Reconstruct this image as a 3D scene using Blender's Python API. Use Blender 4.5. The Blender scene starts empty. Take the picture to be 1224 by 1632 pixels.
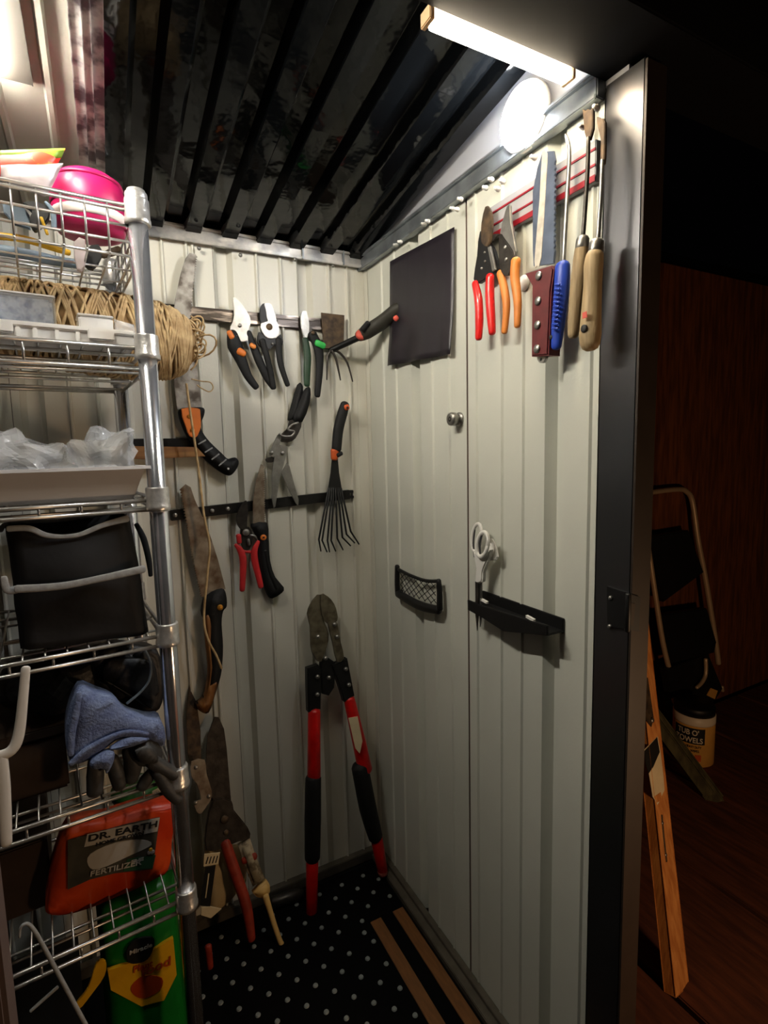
import bpy, bmesh, math, random
from mathutils import Vector, Matrix, noise
random.seed(7)
S = bpy.context.scene
COL = S.collection
# ------------------------------------------------------------------ camera
# World: X right along the back wall (y=0), right wall is x=0, Z up; the shed interior is x<0, y<0.
YAW, PIT, ROL, FPX = 0.48373, 0.11263, -0.02391, 845.955
CAM = Vector((-0.56613, -1.14925, 1.03298))
FW = Vector((math.sin(YAW)*math.cos(PIT), math.cos(YAW)*math.cos(PIT), -math.sin(PIT)))
_r = Vector((math.cos(YAW), -math.sin(YAW), 0)); _u = _r.cross(FW)
RT = _r*math.cos(ROL)+_u*math.sin(ROL); UP = -_r*math.sin(ROL)+_u*math.cos(ROL)
cd = bpy.data.cameras.new('camera'); cam = bpy.data.objects.new('camera', cd); COL.objects.link(cam)
cd.sensor_fit = 'VERTICAL'; cd.sensor_height = 36; cd.lens = 36*FPX/1632; cd.clip_start = .01
cam.matrix_world = Matrix(((RT.x, UP.x, -FW.x, CAM.x), (RT.y, UP.y, -FW.y, CAM.y), (RT.z, UP.z, -FW.z, CAM.z), (0, 0, 0, 1)))
S.camera = cam
# ------------------------------------------------------------------ world, light level
w = bpy.data.worlds.new('world'); S.world = w; w.use_nodes = True
w.node_tree.nodes['Background'].inputs[0].default_value = (.012, .010, .012, 1)
w.node_tree.nodes['Background'].inputs[1].default_value = .02
S.view_settings.view_transform = 'Standard'; S.view_settings.look = 'None'
S.view_settings.exposure = 0.62; S.view_settings.gamma = 1.0; S.view_settings.use_curve_mapping = False
PUCK_POWER, BAR_POWER, SIDE_BAR_POWER, PORCH_POWER = 135.0, 62.0, 178.0, 7.5

# ------------------------------------------------------------------ materials
MATS = {}
def lin(c):
    return tuple(((v/255)/12.92 if v/255 <= .04045 else ((v/255+.055)/1.055)**2.4) for v in c)
def mat(name, rgb=(128, 128, 128), rough=.5, metal=0., var=.12, scale=30., bump=.0, bscale=None, rgb2=None,
        stretch=(1, 1, 1), trans=0., emit=None, estr=0., coat=0., alpha=1., detail=4., ior=1.45, thr=None, spec=.5):
    if name in MATS: return MATS[name]
    m = bpy.data.materials.new(name); m.use_nodes = True; nt = m.node_tree; b = nt.nodes['Principled BSDF']
    c = lin(rgb)
    tc = nt.nodes.new('ShaderNodeTexCoord'); mp = nt.nodes.new('ShaderNodeMapping'); mp.inputs['Scale'].default_value = stretch
    nt.links.new(tc.outputs['Object'], mp.inputs[0])
    n = nt.nodes.new('ShaderNodeTexNoise'); n.inputs['Scale'].default_value = scale; n.inputs['Detail'].default_value = detail
    nt.links.new(mp.outputs[0], n.inputs['Vector'])
    r = nt.nodes.new('ShaderNodeValToRGB')
    c2 = lin(rgb2) if rgb2 else tuple(v*(1+var) for v in c); c1 = c if rgb2 else tuple(v*(1-var) for v in c)
    r.color_ramp.elements[0].color = (*c1, 1); r.color_ramp.elements[1].color = (*c2, 1)
    lo, hi = thr or (.35, .65)
    r.color_ramp.elements[0].position = lo; r.color_ramp.elements[1].position = hi
    nt.links.new(n.outputs['Fac'], r.inputs[0]); nt.links.new(r.outputs[0], b.inputs['Base Color'])
    b.inputs['Roughness'].default_value = rough; b.inputs['Metallic'].default_value = metal
    b.inputs['IOR'].default_value = ior; b.inputs['Specular IOR Level'].default_value = spec
    b.inputs['Transmission Weight'].default_value = trans; b.inputs['Coat Weight'].default_value = coat
    b.inputs['Alpha'].default_value = alpha
    if emit: b.inputs['Emission Color'].default_value = (*lin(emit), 1); b.inputs['Emission Strength'].default_value = estr
    if bump:
        n2 = nt.nodes.new('ShaderNodeTexNoise'); n2.inputs['Scale'].default_value = bscale or scale; n2.inputs['Detail'].default_value = 3
        nt.links.new(mp.outputs[0], n2.inputs['Vector'])
        bp = nt.nodes.new('ShaderNodeBump'); bp.inputs['Strength'].default_value = bump; bp.inputs['Distance'].default_value = .004
        nt.links.new(n2.outputs['Fac'], bp.inputs['Height']); nt.links.new(bp.outputs[0], b.inputs['Normal'])
    MATS[name] = m; return m
M = {}
def dm(k, *a, **kw): M[k] = mat(k, *a, **kw)
dm('wall_paint', (203, 201, 189), .36, var=.03, scale=6, bump=.05, bscale=220)
dm('wall_paint_cool', (200, 201, 190), .42, var=.03, scale=6, bump=.05, bscale=260)
dm('gable_white', (158, 160, 166), .45, var=.03, scale=8, bump=.15, bscale=14)
dm('seam', (70, 52, 44), .7, var=.15)
dm('roof_black', (5, 6, 7), .08, var=.2, scale=12, bump=.45, bscale=16, ior=1.33)
dm('galv', (206, 202, 194), .32, metal=.6, rgb2=(140, 140, 140), scale=26, bump=.25, bscale=34, stretch=(1, 1, 1))
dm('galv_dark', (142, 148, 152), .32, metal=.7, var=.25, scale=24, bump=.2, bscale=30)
dm('galv_mottled', (170, 168, 166), .5, metal=.1, rgb2=(66, 60, 64), scale=34, bump=.3, bscale=30, thr=(.42, .6))  # mottled reflections of the batten painted into the colour
dm('jamb', (84, 84, 86), .3, metal=.9, var=.1, scale=5, stretch=(1, 1, .1))
dm('jamb_outer', (46, 37, 30), .5, metal=.2, var=.1)
dm('black_paint', (12, 12, 16), .4, var=.1)
dm('header_navy', (4, 5, 10), .8, spec=.2, var=.15)
dm('chrome', (222, 226, 234), .17, metal=.92, var=.06, scale=40, bump=.05, bscale=60)
dm('chrome_worn', (200, 199, 196), .3, metal=.75, var=.2, scale=90, bump=.2, bscale=120)
dm('wire', (186, 184, 180), .28, metal=.85, var=.1, scale=80)
dm('steel', (152, 150, 145), .38, metal=.9, var=.15, scale=70, bump=.08)
dm('steel_dark', (66, 62, 58), .4, metal=.75, var=.3, scale=60, bump=.15)
dm('knife_steel', (88, 98, 116), .4, metal=.55, var=.15, scale=40)
dm('channel', (96, 90, 80), .5, metal=.4, var=.2, scale=30)
dm('case_grey', (46, 43, 38), .6, var=.05)
dm('grip_olive', (44, 42, 35), .6, var=.2, scale=50, bump=.2)
dm('bright_steel', (196, 190, 178), .4, metal=.4, var=.15, scale=90)
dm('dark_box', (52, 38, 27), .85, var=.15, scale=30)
dm('rust', (96, 78, 58), .6, metal=.5, rgb2=(58, 48, 40), scale=60, bump=.3)
dm('rust_blade', (150, 138, 120), .5, metal=.35, rgb2=(96, 74, 54), scale=38, bump=.2)
dm('old_blade', (168, 164, 156), .45, metal=.5, rgb2=(84, 76, 68), scale=34, bump=.2, thr=(.4, .62))
dm('lopper_steel', (120, 112, 92), .45, metal=.55, rgb2=(84, 76, 60), scale=60, bump=.25)
dm('black_rubber', (8, 8, 9), .68, var=.2, bump=.15, bscale=160)
dm('black_plastic', (8, 8, 9), .5, var=.15)
dm('magnet_bar', (34, 33, 32), .35, metal=.5, var=.3, scale=50)
dm('magnet_scuffed', (54, 48, 44), .3, metal=.7, rgb2=(182, 170, 160), scale=46, bump=.4, thr=(.5, .72), stretch=(.25, 1, 1.6))
dm('orange', (214, 116, 42), .5, var=.08)
dm('orange_dark', (196, 84, 34), .5, var=.1)
dm('salmon', (204, 84, 70), .5, var=.1)
dm('tan_handle', (206, 124, 52), .5, var=.1, scale=40)
dm('red_vinyl', (206, 28, 26), .3, var=.08, coat=.3)
dm('red_handle', (190, 42, 44), .4, var=.1)
dm('red_paint', (196, 16, 14), .35, var=.15, scale=40)
dm('pink_foot', (190, 96, 84), .6, var=.1)
dm('maroon', (92, 26, 28), .5, var=.18, scale=60, bump=.1)
dm('blue', (36, 66, 168), .4, var=.1, scale=50)
dm('green_dark', (30, 56, 36), .5, var=.2)
dm('green_bright', (48, 168, 74), .5, var=.1)
dm('wood_handle', (176, 154, 116), .6, rgb2=(142, 120, 86), scale=28, stretch=(5, 5, .6), bump=.2, bscale=50)
dm('wood_handle_grey', (158, 138, 104), .65, rgb2=(120, 100, 72), scale=28, stretch=(5, 5, .6), bump=.25, bscale=50)
dm('wood_saw', (142, 96, 50), .45, rgb2=(96, 60, 30), scale=22, stretch=(4, 4, .7), bump=.1)
dm('gold', (214, 150, 60), .35, metal=.7, var=.1)
dm('white_plastic', (222, 220, 214), .4, var=.02)
dm('tray_white', (212, 212, 214), .38, var=.02)
dm('grey_dark', (64, 64, 66), .55, var=.1)
dm('grey_trim', (150, 152, 152), .75, var=.12, scale=120, bump=.2)
dm('bag_black', (15, 15, 17), .72, var=.25, scale=24, bump=.25, bscale=36)
dm('jute', (196, 170, 126), .85, rgb2=(158, 130, 90), scale=60, bump=.3)
dm('jute_core', (150, 122, 82), .9, var=.2, scale=40, bump=.4)
dm('clear', (228, 230, 232), .16, trans=.75, var=.02, ior=1.3)
dm('clear_frost', (236, 234, 230), .35, trans=.25, var=.03, ior=1.3)
dm('film', (236, 238, 240), .1, var=.03, bump=.6, bscale=70, alpha=.34)
dm('blue_bits', (176, 190, 214), .3, rgb2=(60, 76, 122), scale=80, bump=.5, thr=(.42, .6))
dm('grey_bits', (92, 94, 98), .5, var=.3, scale=60)
dm('pink', (168, 20, 80), .38, var=.06)
dm('pink_white', (226, 214, 208), .45, var=.03)
dm('pack_print', (226, 66, 40), .4, rgb2=(236, 196, 60), scale=24, thr=(.5, .58), bump=.2)
dm('pack_green', (150, 178, 60), .4, rgb2=(96, 138, 44), scale=30, bump=.2)
dm('pack_silver', (196, 184, 184), .35, metal=.2, var=.15, scale=30, bump=.5, bscale=30)
dm('yellow', (214, 170, 44), .5, var=.1)
dm('blue_grey', (104, 122, 138), .5, var=.15)
dm('glove_blue', (116, 132, 168), .9, rgb2=(92, 106, 146), scale=60, bump=.5, bscale=300)
dm('glove_grey', (62, 63, 64), .5, var=.2, scale=40, bump=.25, bscale=90)
dm('glove_black', (22, 22, 24), .5, var=.25, scale=30, bump=.35, bscale=60)
dm('bag_orange', (222, 84, 22), .35, rgb2=(196, 52, 14), scale=10, bump=.25, bscale=30)
dm('bag_label_dark', (52, 50, 42), .5, rgb2=(88, 84, 70), scale=16)
dm('bag_label_pale', (186, 182, 172), .5, var=.05)
dm('bag_label_green', (34, 78, 52), .5, var=.2)
dm('ink', (20, 19, 18), .6, var=.05)
dm('bag_green', (18, 112, 34), .35, var=.12, bump=.2, bscale=20)
dm('bag_yellow', (228, 172, 24), .35, var=.06, bump=.2, bscale=20)
dm('bag_redprint', (178, 66, 20), .4, var=.1)
dm('pot_green', (38, 92, 28), .5, var=.15)
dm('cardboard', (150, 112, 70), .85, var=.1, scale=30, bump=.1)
dm('paper_tan', (196, 172, 128), .8, var=.1, scale=22, bump=.4, bscale=26)
dm('paper_label', (214, 196, 158), .7, var=.06)
dm('birch', (176, 164, 138), .7, rgb2=(110, 98, 78), scale=60, bump=.3, thr=(.45, .6))
dm('shear_red', (140, 44, 26), .55, var=.2, scale=40)
dm('shear_tan', (220, 182, 112), .5, var=.06)
dm('mat_black', (3, 3, 4), .9, spec=.12, var=.25, scale=60, bump=.2)
dm('mat_dot', (128, 134, 132), .5, var=.1)
dm('strip_brown', (112, 72, 34), .7, var=.15, scale=30, stretch=(6, 1, 1))
dm('mat_edge', (6, 6, 6), .8, spec=.2, var=.2)
dm('magnet_sheet', (30, 25, 32), .42, var=.12, scale=16, bump=.35, bscale=12, stretch=(1, 1, .35))
dm('strip_grey', (150, 150, 152), .4, var=.05)
dm('strip_red', (132, 18, 30), .4, var=.08)
dm('lamp_puck', (255, 255, 255), .4, emit=(244, 248, 255), estr=PUCK_POWER)
dm('lamp_bar', (255, 255, 255), .4, emit=(255, 236, 204), estr=BAR_POWER)
dm('lamp_side', (255, 255, 255), .4, emit=(255, 247, 231), estr=SIDE_BAR_POWER)
dm('lamp_case', (206, 172, 132), .4, metal=.3, var=.05)
dm('deck', (104, 56, 34), .8, rgb2=(74, 38, 24), scale=12, stretch=(5, .7, 1), bump=.3, bscale=40)
dm('fence_brown', (132, 74, 36), .75, rgb2=(92, 48, 24), scale=10, stretch=(6, 1, .7), bump=.25, bscale=30)
dm('ladder_tube', (200, 172, 138), .4, metal=.3, var=.06)
dm('pine', (216, 146, 78), .6, rgb2=(182, 112, 54), scale=16, stretch=(5, 5, .5), bump=.15, bscale=40)
dm('shim_wood', (150, 108, 62), .65, rgb2=(120, 80, 44), scale=16, stretch=(.6, 5, 5))
dm('board_dark', (98, 92, 62), .7, rgb2=(66, 60, 40), scale=14, stretch=(3, 3, .8))
dm('tub_label', (226, 168, 84), .45, var=.05)
dm('tub_white', (226, 210, 186), .45, var=.03)
dm('ladder_step', (16, 15, 15), .6, var=.2)
dm('outer_metal', (70, 60, 52), .5, var=.1)
dm('door_brown', (96, 82, 78), .55, var=.06)

# ------------------------------------------------------------------ helpers
X, Y, Zv = Vector((1, 0, 0)), Vector((0, 1, 0)), Vector((0, 0, 1))
def RAY(px, py): return FW + RT*((px-612)/FPX) - UP*((py-816)/FPX)
class Pl:                                     # a real plane in the shed: point, normal toward the viewer
    def __init__(s, p, n): s.p = Vector(p); s.n = Vector(n).normalized()
    def off(s, d): return Pl(s.p+s.n*d, s.n)
    def at(s, px, py):                        # where the photograph's sight line meets this plane
        d = RAY(px, py); t = (s.p-CAM).dot(s.n)/d.dot(s.n); return CAM+d*t
def BW(d=0.): return Pl((0, -d, 0), (0, -1, 0))          # back wall, d metres proud of it
def RW(d=0.): return Pl((-d, 0, 0), (-1, 0, 0))          # right wall
def GZ(h=0.): return Pl((0, 0, h), (0, 0, 1))
def crop(x0, y0, s): return lambda pts: [(x0+p[0]/s, y0+p[1]/s)+tuple(q/s for q in p[2:]) for p in pts]
C1 = crop(0, 200, 3.06); C2 = crop(0, 420, 3.06); C3 = crop(0, 780, 3.06); C4 = crop(0, 1000, 3.06); C5 = crop(0, 1232, 3.06)
C6 = crop(230, 360, 2.8465); C7 = crop(250, 600, 3.06); C8 = crop(250, 900, 3.06); C9 = crop(250, 1200, 2.72)
C10 = crop(560, 300, 2.782); C11 = crop(700, 150, 3.6); C12 = crop(600, 600, 2.782); C15 = crop(940, 700, 2.968)
C16 = crop(940, 1080, 2.957); C17 = crop(260, 1080, 3.55); CB = crop(0, 240, 5.1); CC = crop(0, 430, 5.1)

THINGS = []
def thing(name, label, cat, group=None):
    o = bpy.data.objects.new(name, None); COL.objects.link(o); o.empty_display_size = .02
    o['label'] = label; o['category'] = cat
    if group: o['group'] = group
    THINGS.append(o); return o
def tag(o, label, cat, group=None):
    o['label'] = label; o['category'] = cat
    if group: o['group'] = group
    return o
def add(name, bm, m, parent=None, smooth=False, label=None):
    me = bpy.data.meshes.new(name); bm.normal_update(); bm.to_mesh(me); bm.free()
    for q in me.polygons: q.use_smooth = smooth
    me.materials.append(M[m] if isinstance(m, str) else m)
    o = bpy.data.objects.new(name, me); COL.objects.link(o)
    if parent: o.parent = parent
    if label: o['label'] = label
    return o
def struct(o): o['kind'] = 'structure'; return o
def bm_box(bm, lo, hi, bev=0.):
    r = bmesh.ops.create_cube(bm, size=1)
    c = [(a+b)/2 for a, b in zip(lo, hi)]; s = [max(abs(b-a), 1e-5) for a, b in zip(lo, hi)]
    for v in r['verts']: v.co = Vector((c[0]+v.co.x*s[0], c[1]+v.co.y*s[1], c[2]+v.co.z*s[2]))
    if bev:
        es = set(e for v in r['verts'] for e in v.link_edges)
        bmesh.ops.bevel(bm, geom=list(es), offset=bev, segments=2, affect='EDGES', clamp_overlap=True)
def box(name, lo, hi, m, parent=None, bev=0.):
    bm = bmesh.new(); bm_box(bm, lo, hi, bev); return add(name, bm, m, parent)
def obox(name, c, ax, ay, az, m, parent=None, bev=0.):   # oriented box: centre and three half-axis vectors
    bm = bmesh.new(); bm_box(bm, (-1, -1, -1), (1, 1, 1))
    for v in bm.verts: v.co = Vector(c)+Vector(ax)*v.co.x+Vector(ay)*v.co.y+Vector(az)*v.co.z
    if bev: bmesh.ops.bevel(bm, geom=list(bm.edges), offset=bev, segments=2, affect='EDGES', clamp_overlap=True)
    bmesh.ops.recalc_face_normals(bm, faces=bm.faces)
    return add(name, bm, m, parent)
def cat_rom(pts, n=4, closed=True):
    out = []; L = len(pts); P = [Vector(p) for p in pts]
    rng = range(L if closed else L-1)
    for i in rng:
        g = (lambda k: P[k % L]) if closed else (lambda k: P[max(0, min(L-1, k))])
        a, b, c, d = g(i-1), g(i), g(i+1), g(i+2)
        for k in range(n):
            t = k/n
            out.append(.5*((2*b)+(c-a)*t+(2*a-5*b+4*c-d)*t*t+(3*b-a-3*c+d)*t*t*t))
    if not closed: out.append(P[-1])
    return out
def slab3(bm, P, nrm, thick, bev=0.):
    a = Vector((0, 0, 0))
    for i in range(len(P)): a += P[i].cross(P[(i+1) % len(P)])
    if a.dot(nrm) < 0: P = P[::-1]
    vs = [bm.verts.new(p) for p in P]; f = bm.faces.new(vs)
    r = bmesh.ops.extrude_face_region(bm, geom=[f])
    back = [v for v in r['geom'] if isinstance(v, bmesh.types.BMVert)]
    # the duplicated cap becomes the back: move it away from the viewer and flip winding where needed
    for v in back: v.co = v.co-nrm*thick
    bmesh.ops.recalc_face_normals(bm, faces=bm.faces)
    if bev:
        es = [e for e in bm.edges if e.verts[0] in vs and e.verts[1] in vs]
        bmesh.ops.bevel(bm, geom=es, offset=bev, segments=2, affect='EDGES', clamp_overlap=True)
    big = [f for f in bm.faces if len(f.verts) > 4]
    if big: bmesh.ops.triangulate(bm, faces=big)
def slab(name, pts, pl, thick, m, parent=None, sm=0, bev=.0012, label=None, smooth=False):
    if sm: pts = [(v.x, v.y) for v in cat_rom([(p[0], p[1], 0) for p in pts], sm)]
    bm = bmesh.new(); slab3(bm, [pl.at(p[0], p[1]) for p in pts], pl.n, thick, min(bev, thick*.45))
    return add(name, bm, m, parent, smooth, label)
def bm_tube(bm, P, R, n=10, flat=None, fl=1., caps=True):
    """swept tube through P with radius R[i]; flat = direction squashed by fl"""
    rings = []; up = None
    for i, p in enumerate(P):
        t = (P[min(i+1, len(P)-1)]-P[max(i-1, 0)])
        if t.length < 1e-9: t = Vector((0, 0, 1))
        t.normalize()
        if flat is not None: a = (Vector(flat)-t*t.dot(Vector(flat)))
        elif up is None: a = t.orthogonal()
        else: a = up-t*t.dot(up)
        if a.length < 1e-6: a = t.orthogonal()
        a.normalize(); up = a; b = t.cross(a)
        r = R[i] if isinstance(R, (list, tuple)) else R
        rings.append([bm.verts.new(p+(a*math.cos(2*math.pi*k/n)*fl+b*math.sin(2*math.pi*k/n))*r) for k in range(n)])
    for A, B in zip(rings, rings[1:]):
        for k in range(n): bm.faces.new((A[k], A[(k+1) % n], B[(k+1) % n], B[k]))
    if caps:
        for rg, pc, s in ((rings[0], P[0], 1), (rings[-1], P[-1], -1)):
            try: bm.faces.new(rg[::-1] if s > 0 else rg)
            except ValueError: pass
def tube(name, P, R, m, parent=None, n=10, flat=None, fl=1., sm=0, label=None, rnd=True):
    P = [Vector(p) for p in P]
    if not isinstance(R, (list, tuple)): R = [R]*len(P)
    if sm:
        Q = cat_rom([(*p, r) for p, r in zip(P, R)], sm, False) if False else None
        k = len(P)-1; P2 = cat_rom(P, sm, False); R2 = []
        for i in range(len(P2)):
            s = i/sm; j = min(int(s), k-1); f = s-j; R2.append(R[j]*(1-f)+R[j+1]*f)
        P, R = P2, R2
    if rnd:                                    # rounded ends
        d0 = (P[0]-P[1]).normalized(); d1 = (P[-1]-P[-2]).normalized(); r0, r1 = R[0], R[-1]
        P = [P[0]+d0*r0*.55, P[0]+d0*r0*.35]+P+[P[-1]+d1*r1*.35, P[-1]+d1*r1*.55]
        R = [r0*.45, r0*.8]+list(R)+[r1*.8, r1*.45]
    bm = bmesh.new(); bm_tube(bm, P, list(R), n, flat, fl); bmesh.ops.recalc_face_normals(bm, faces=bm.faces)
    return add(name, bm, m, parent, True, label)
def depth(p): return (p-CAM).dot(FW)
def ptube(name, pts, pl, m, parent=None, fl=.7, sm=4, n=12, label=None, d=None):
    """tube whose centre line and widths (third number = full width) are read off the photograph on plane pl"""
    P = []; R = []
    for i, q in enumerate(pts):
        pp = pl.off(q[3]*1) if False else (pl.off(d[i]) if d else pl)
        v = pp.at(q[0], q[1]); P.append(v); R.append(q[2]*.5*depth(v)/FPX)
    return tube(name, P, R, m, parent, n, pl.n, fl, sm, label)
def lathe(name, prof, c, axis, m, parent=None, n=24, smooth=True, label=None):
    """profile [(radius, height)] turned about axis through c"""
    axis = Vector(axis).normalized(); a = axis.orthogonal().normalized(); b = axis.cross(a); bm = bmesh.new(); rs = []
    for r, h in prof:
        rs.append([bm.verts.new(Vector(c)+axis*h+(a*math.cos(2*math.pi*k/n)+b*math.sin(2*math.pi*k/n))*max(r, 1e-5)) for k in range(n)])
    for A, B in zip(rs, rs[1:]):
        for k in range(n): bm.faces.new((A[k], A[(k+1) % n], B[(k+1) % n], B[k]))
    bm.faces.new(rs[0][::-1]); bm.faces.new(rs[-1]); bmesh.ops.recalc_face_normals(bm, faces=bm.faces)
    return add(name, bm, m, parent, smooth, label)
def knob(name, px, pl, r, h, m, parent=None, label=None):  # rivet / bolt head standing on plane pl
    c = pl.at(*px); return lathe(name, [(r, -.001), (r, h*.5), (r*.75, h*.9), (0, h)], c, pl.n, m, parent, 14, True, label)
def teeth(a, b, n, amp, side=1):                         # zigzag points from a to b (pixel coords), exclusive
    out = []; dx, dy = b[0]-a[0], b[1]-a[1]; L = math.hypot(dx, dy); nx, ny = -dy/L*side, dx/L*side
    for i in range(n):
        t = (i+.5)/n; out.append((a[0]+dx*t+nx*amp, a[1]+dy*t+ny*amp)); t = (i+1)/n
        out.append((a[0]+dx*t, a[1]+dy*t))
    return out
def text(name, s, size, org, xd, yd, m, parent, width=None, ext=.0003):
    cu = bpy.data.curves.new(name, 'FONT'); cu.body = s; cu.size = size; cu.extrude = ext; cu.offset = size*.018; cu.align_x = 'LEFT'
    t = bpy.data.objects.new(name, cu); COL.objects.link(t); dg = bpy.context.evaluated_depsgraph_get()
    me = bpy.data.meshes.new_from_object(t.evaluated_get(dg)); bpy.data.objects.remove(t)
    xs = [v.co.x for v in me.vertices]; k = width/(max(xs)-min(xs)) if width else 1.; x0 = min(xs)
    xd = Vector(xd).normalized(); yd = Vector(yd); yd = (yd-xd*xd.dot(yd)).normalized(); zd = xd.cross(yd)
    for v in me.vertices: v.co = Vector(org)+xd*(v.co.x-x0)*k+yd*v.co.y+zd*v.co.z
    me.materials.clear(); me.materials.append(M[m]); o = bpy.data.objects.new(name, me); COL.objects.link(o); o.parent = parent
    return o

# ================================================================== THE SHED
H = 1.45
def corrugated(name, u0, u1, z0, z1, place, m, parent, chans, lines, cd=.016, ld=.006, back=.0012):
    """sheet with recessed channels (a,b) and fine V grooves at given u; place(u, w, z) -> point, w = depth into wall"""
    P = [(u0, 0)]
    ev = [('c', a, b) for a, b in chans if u0 < a and b < u1]+[('l', a, a) for a in lines if u0+.006 < a < u1-.006]
    for k, a, b in sorted(ev, key=lambda e: e[1]):
        if k == 'c': P += [(a-.003, 0), (a+.006, cd), (b-.006, cd), (b+.003, 0)]
        else: P += [(a-.0040, 0), (a-.0014, -ld), (a+.0014, -ld), (a+.0040, 0)]
    P.append((u1, 0)); bm = bmesh.new()
    A = [[bm.verts.new(place(u, wd+t, z)) for u, wd in P] for z in (z0, z1) for t in (0, back)]
    f0, b0, f1, b1 = A
    for i in range(len(P)-1):
        bm.faces.new((f0[i], f0[i+1], f1[i+1], f1[i])); bm.faces.new((b0[i+1], b0[i], b1[i], b1[i+1]))
        bm.faces.new((f1[i], f1[i+1], b1[i+1], b1[i])); bm.faces.new((f0[i+1], f0[i], b0[i], b0[i+1]))
    bm.faces.new((f0[0], f1[0], b1[0], b0[0])); bm.faces.new((f0[-1], b0[-1], b1[-1], f1[-1]))
    bmesh.ops.recalc_face_normals(bm, faces=bm.faces)
    return add(name, bm, m, parent)
RZ = lambda y: 1.466-.15*y                               # underside of the roof over y
# back wall
wb = struct(box('wall_back', (-1.3, .03, -.1), (.04, .038, 1.5), 'outer_metal'))
ch = [(-.335-.175*k, -.303-.175*k) for k in range(-1, 5)]; ch[0] = (-.16, -.13)
ln = [-.045, -.09, -.2, -.252]+[-.335-.175*k+d for k in range(1, 5) for d in (.075, .12)]+[-.378]
pb = lambda u, wd, z: Vector((u, wd, z))
corrugated('panel', -.3385, .0, .0, 1.462, pb, 'wall_paint', wb, ch, ln)
corrugated('panel', -.70, -.3395, .0, 1.462, pb, 'wall_paint', wb, ch[2:], ln)
corrugated('panel', -1.3, -.701, .0, 1.462, pb, 'wall_paint', wb, ch, ln)
# right wall
wr = struct(box('wall_right', (.028, -.70, -.1), (.036, .03, 1.5), 'outer_metal'))
pr = lambda u, wd, z: Vector((wd, u, z))
corrugated('panel', -.389, -.012, .0, 1.462, pr, 'wall_paint_cool', wr, [(-.236, -.208)], [-.087, -.144, -.283, -.338], ld=.0032)
corrugated('panel', -.668, -.394, .0, 1.462, pr, 'wall_paint_cool', wr, [(-.606, -.578)], [-.418, -.482, -.53, -.655], ld=.0032)
struct(box('trim_1', (.001, -.3935, .0), (.006, -.3895, 1.44), 'seam'))
# corner post between the two walls
o = struct(box('trim_2', (-.026, -.0015, .0), (-.0, .001, 1.45), 'wall_paint', None, .001))
o = struct(box('trim_3', (-.0022, -.02, .0), (.0, -.002, 1.45), 'wall_paint', None, .001))
# galvanised top rails, bottom channels
def rail(name, lo, hi, m, lipax): return struct(box(name, lo, hi, m, None, .0015))
t4 = rail('trim_4', (-1.3, -.014, 1.452), (-.0, .002, 1.478), 'galv', 1)
box('lip', (-1.3, -.0175, 1.449), (-.0, -.013, 1.4555), 'galv', t4, .001)
box('bend', (-1.3, -.020, 1.4735), (-.0, -.012, 1.4785), 'galv', t4, .001)
for x in (-.06, -.155): box('joint', (x, -.021, 1.449), (x+.003, -.013, 1.479), 'galv_dark', t4, .0005)
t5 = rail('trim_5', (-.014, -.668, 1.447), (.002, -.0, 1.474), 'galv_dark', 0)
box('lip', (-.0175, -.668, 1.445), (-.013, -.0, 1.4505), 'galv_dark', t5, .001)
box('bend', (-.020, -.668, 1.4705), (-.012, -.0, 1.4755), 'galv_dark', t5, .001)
t6 = rail('trim_6', (-1.3, -.018, -.002), (-.0, .0, .022), 'channel', 1)
t7 = rail('trim_7', (-.03, -.70, -.002), (.0, -.0, .012), 'channel', 0)
box('lip', (-.014, -.70, .010), (-.001, -.02, .020), 'channel', t7, .001)
# screws on the right rail and on the back rail
PSC = Pl((-.019, 0, 0), (-1, 0, 0))
for q in ((785, 287), (795, 302), (776, 300), (803, 290), (730, 334), (724, 333), (736, 318), (678, 358), (684, 353), (640, 386), (633, 391), (853, 252), (953, 173), (930, 203)):
    lathe('screw', [(.0036, 0), (.0036, .004), (.0024, .006), (.0024, .010), (0, .0105)], PSC.at(*q)-Vector((0, 0, 0)), (-1, -.25, -.1), 'white_plastic', t5, 10)
for q in ((317, 396), (383, 407), (470, 414), (530, 424)):
    lathe('screw', [(.004, 0), (.004, .002), (.0025, .0045), (0, .005)], Pl((0, -.014, 0), (0, -1, 0)).at(*q), (0, -1, 0), 'steel', t4, 10)
# gable over the right wall
def prism(name, pts, nrm, th, m, parent=None):
    bm = bmesh.new(); slab3(bm, [Vector(p) for p in pts], Vector(nrm), th); return add(name, bm, m, parent)
struct(prism('wall_gable_right', [(.001, .0, 1.46), (.001, -.70, 1.46), (.001, -.70, RZ(-.70)+.02), (.001, 0, RZ(0)+.02)], (-1, 0, 0), .006, 'gable_white'))
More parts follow.
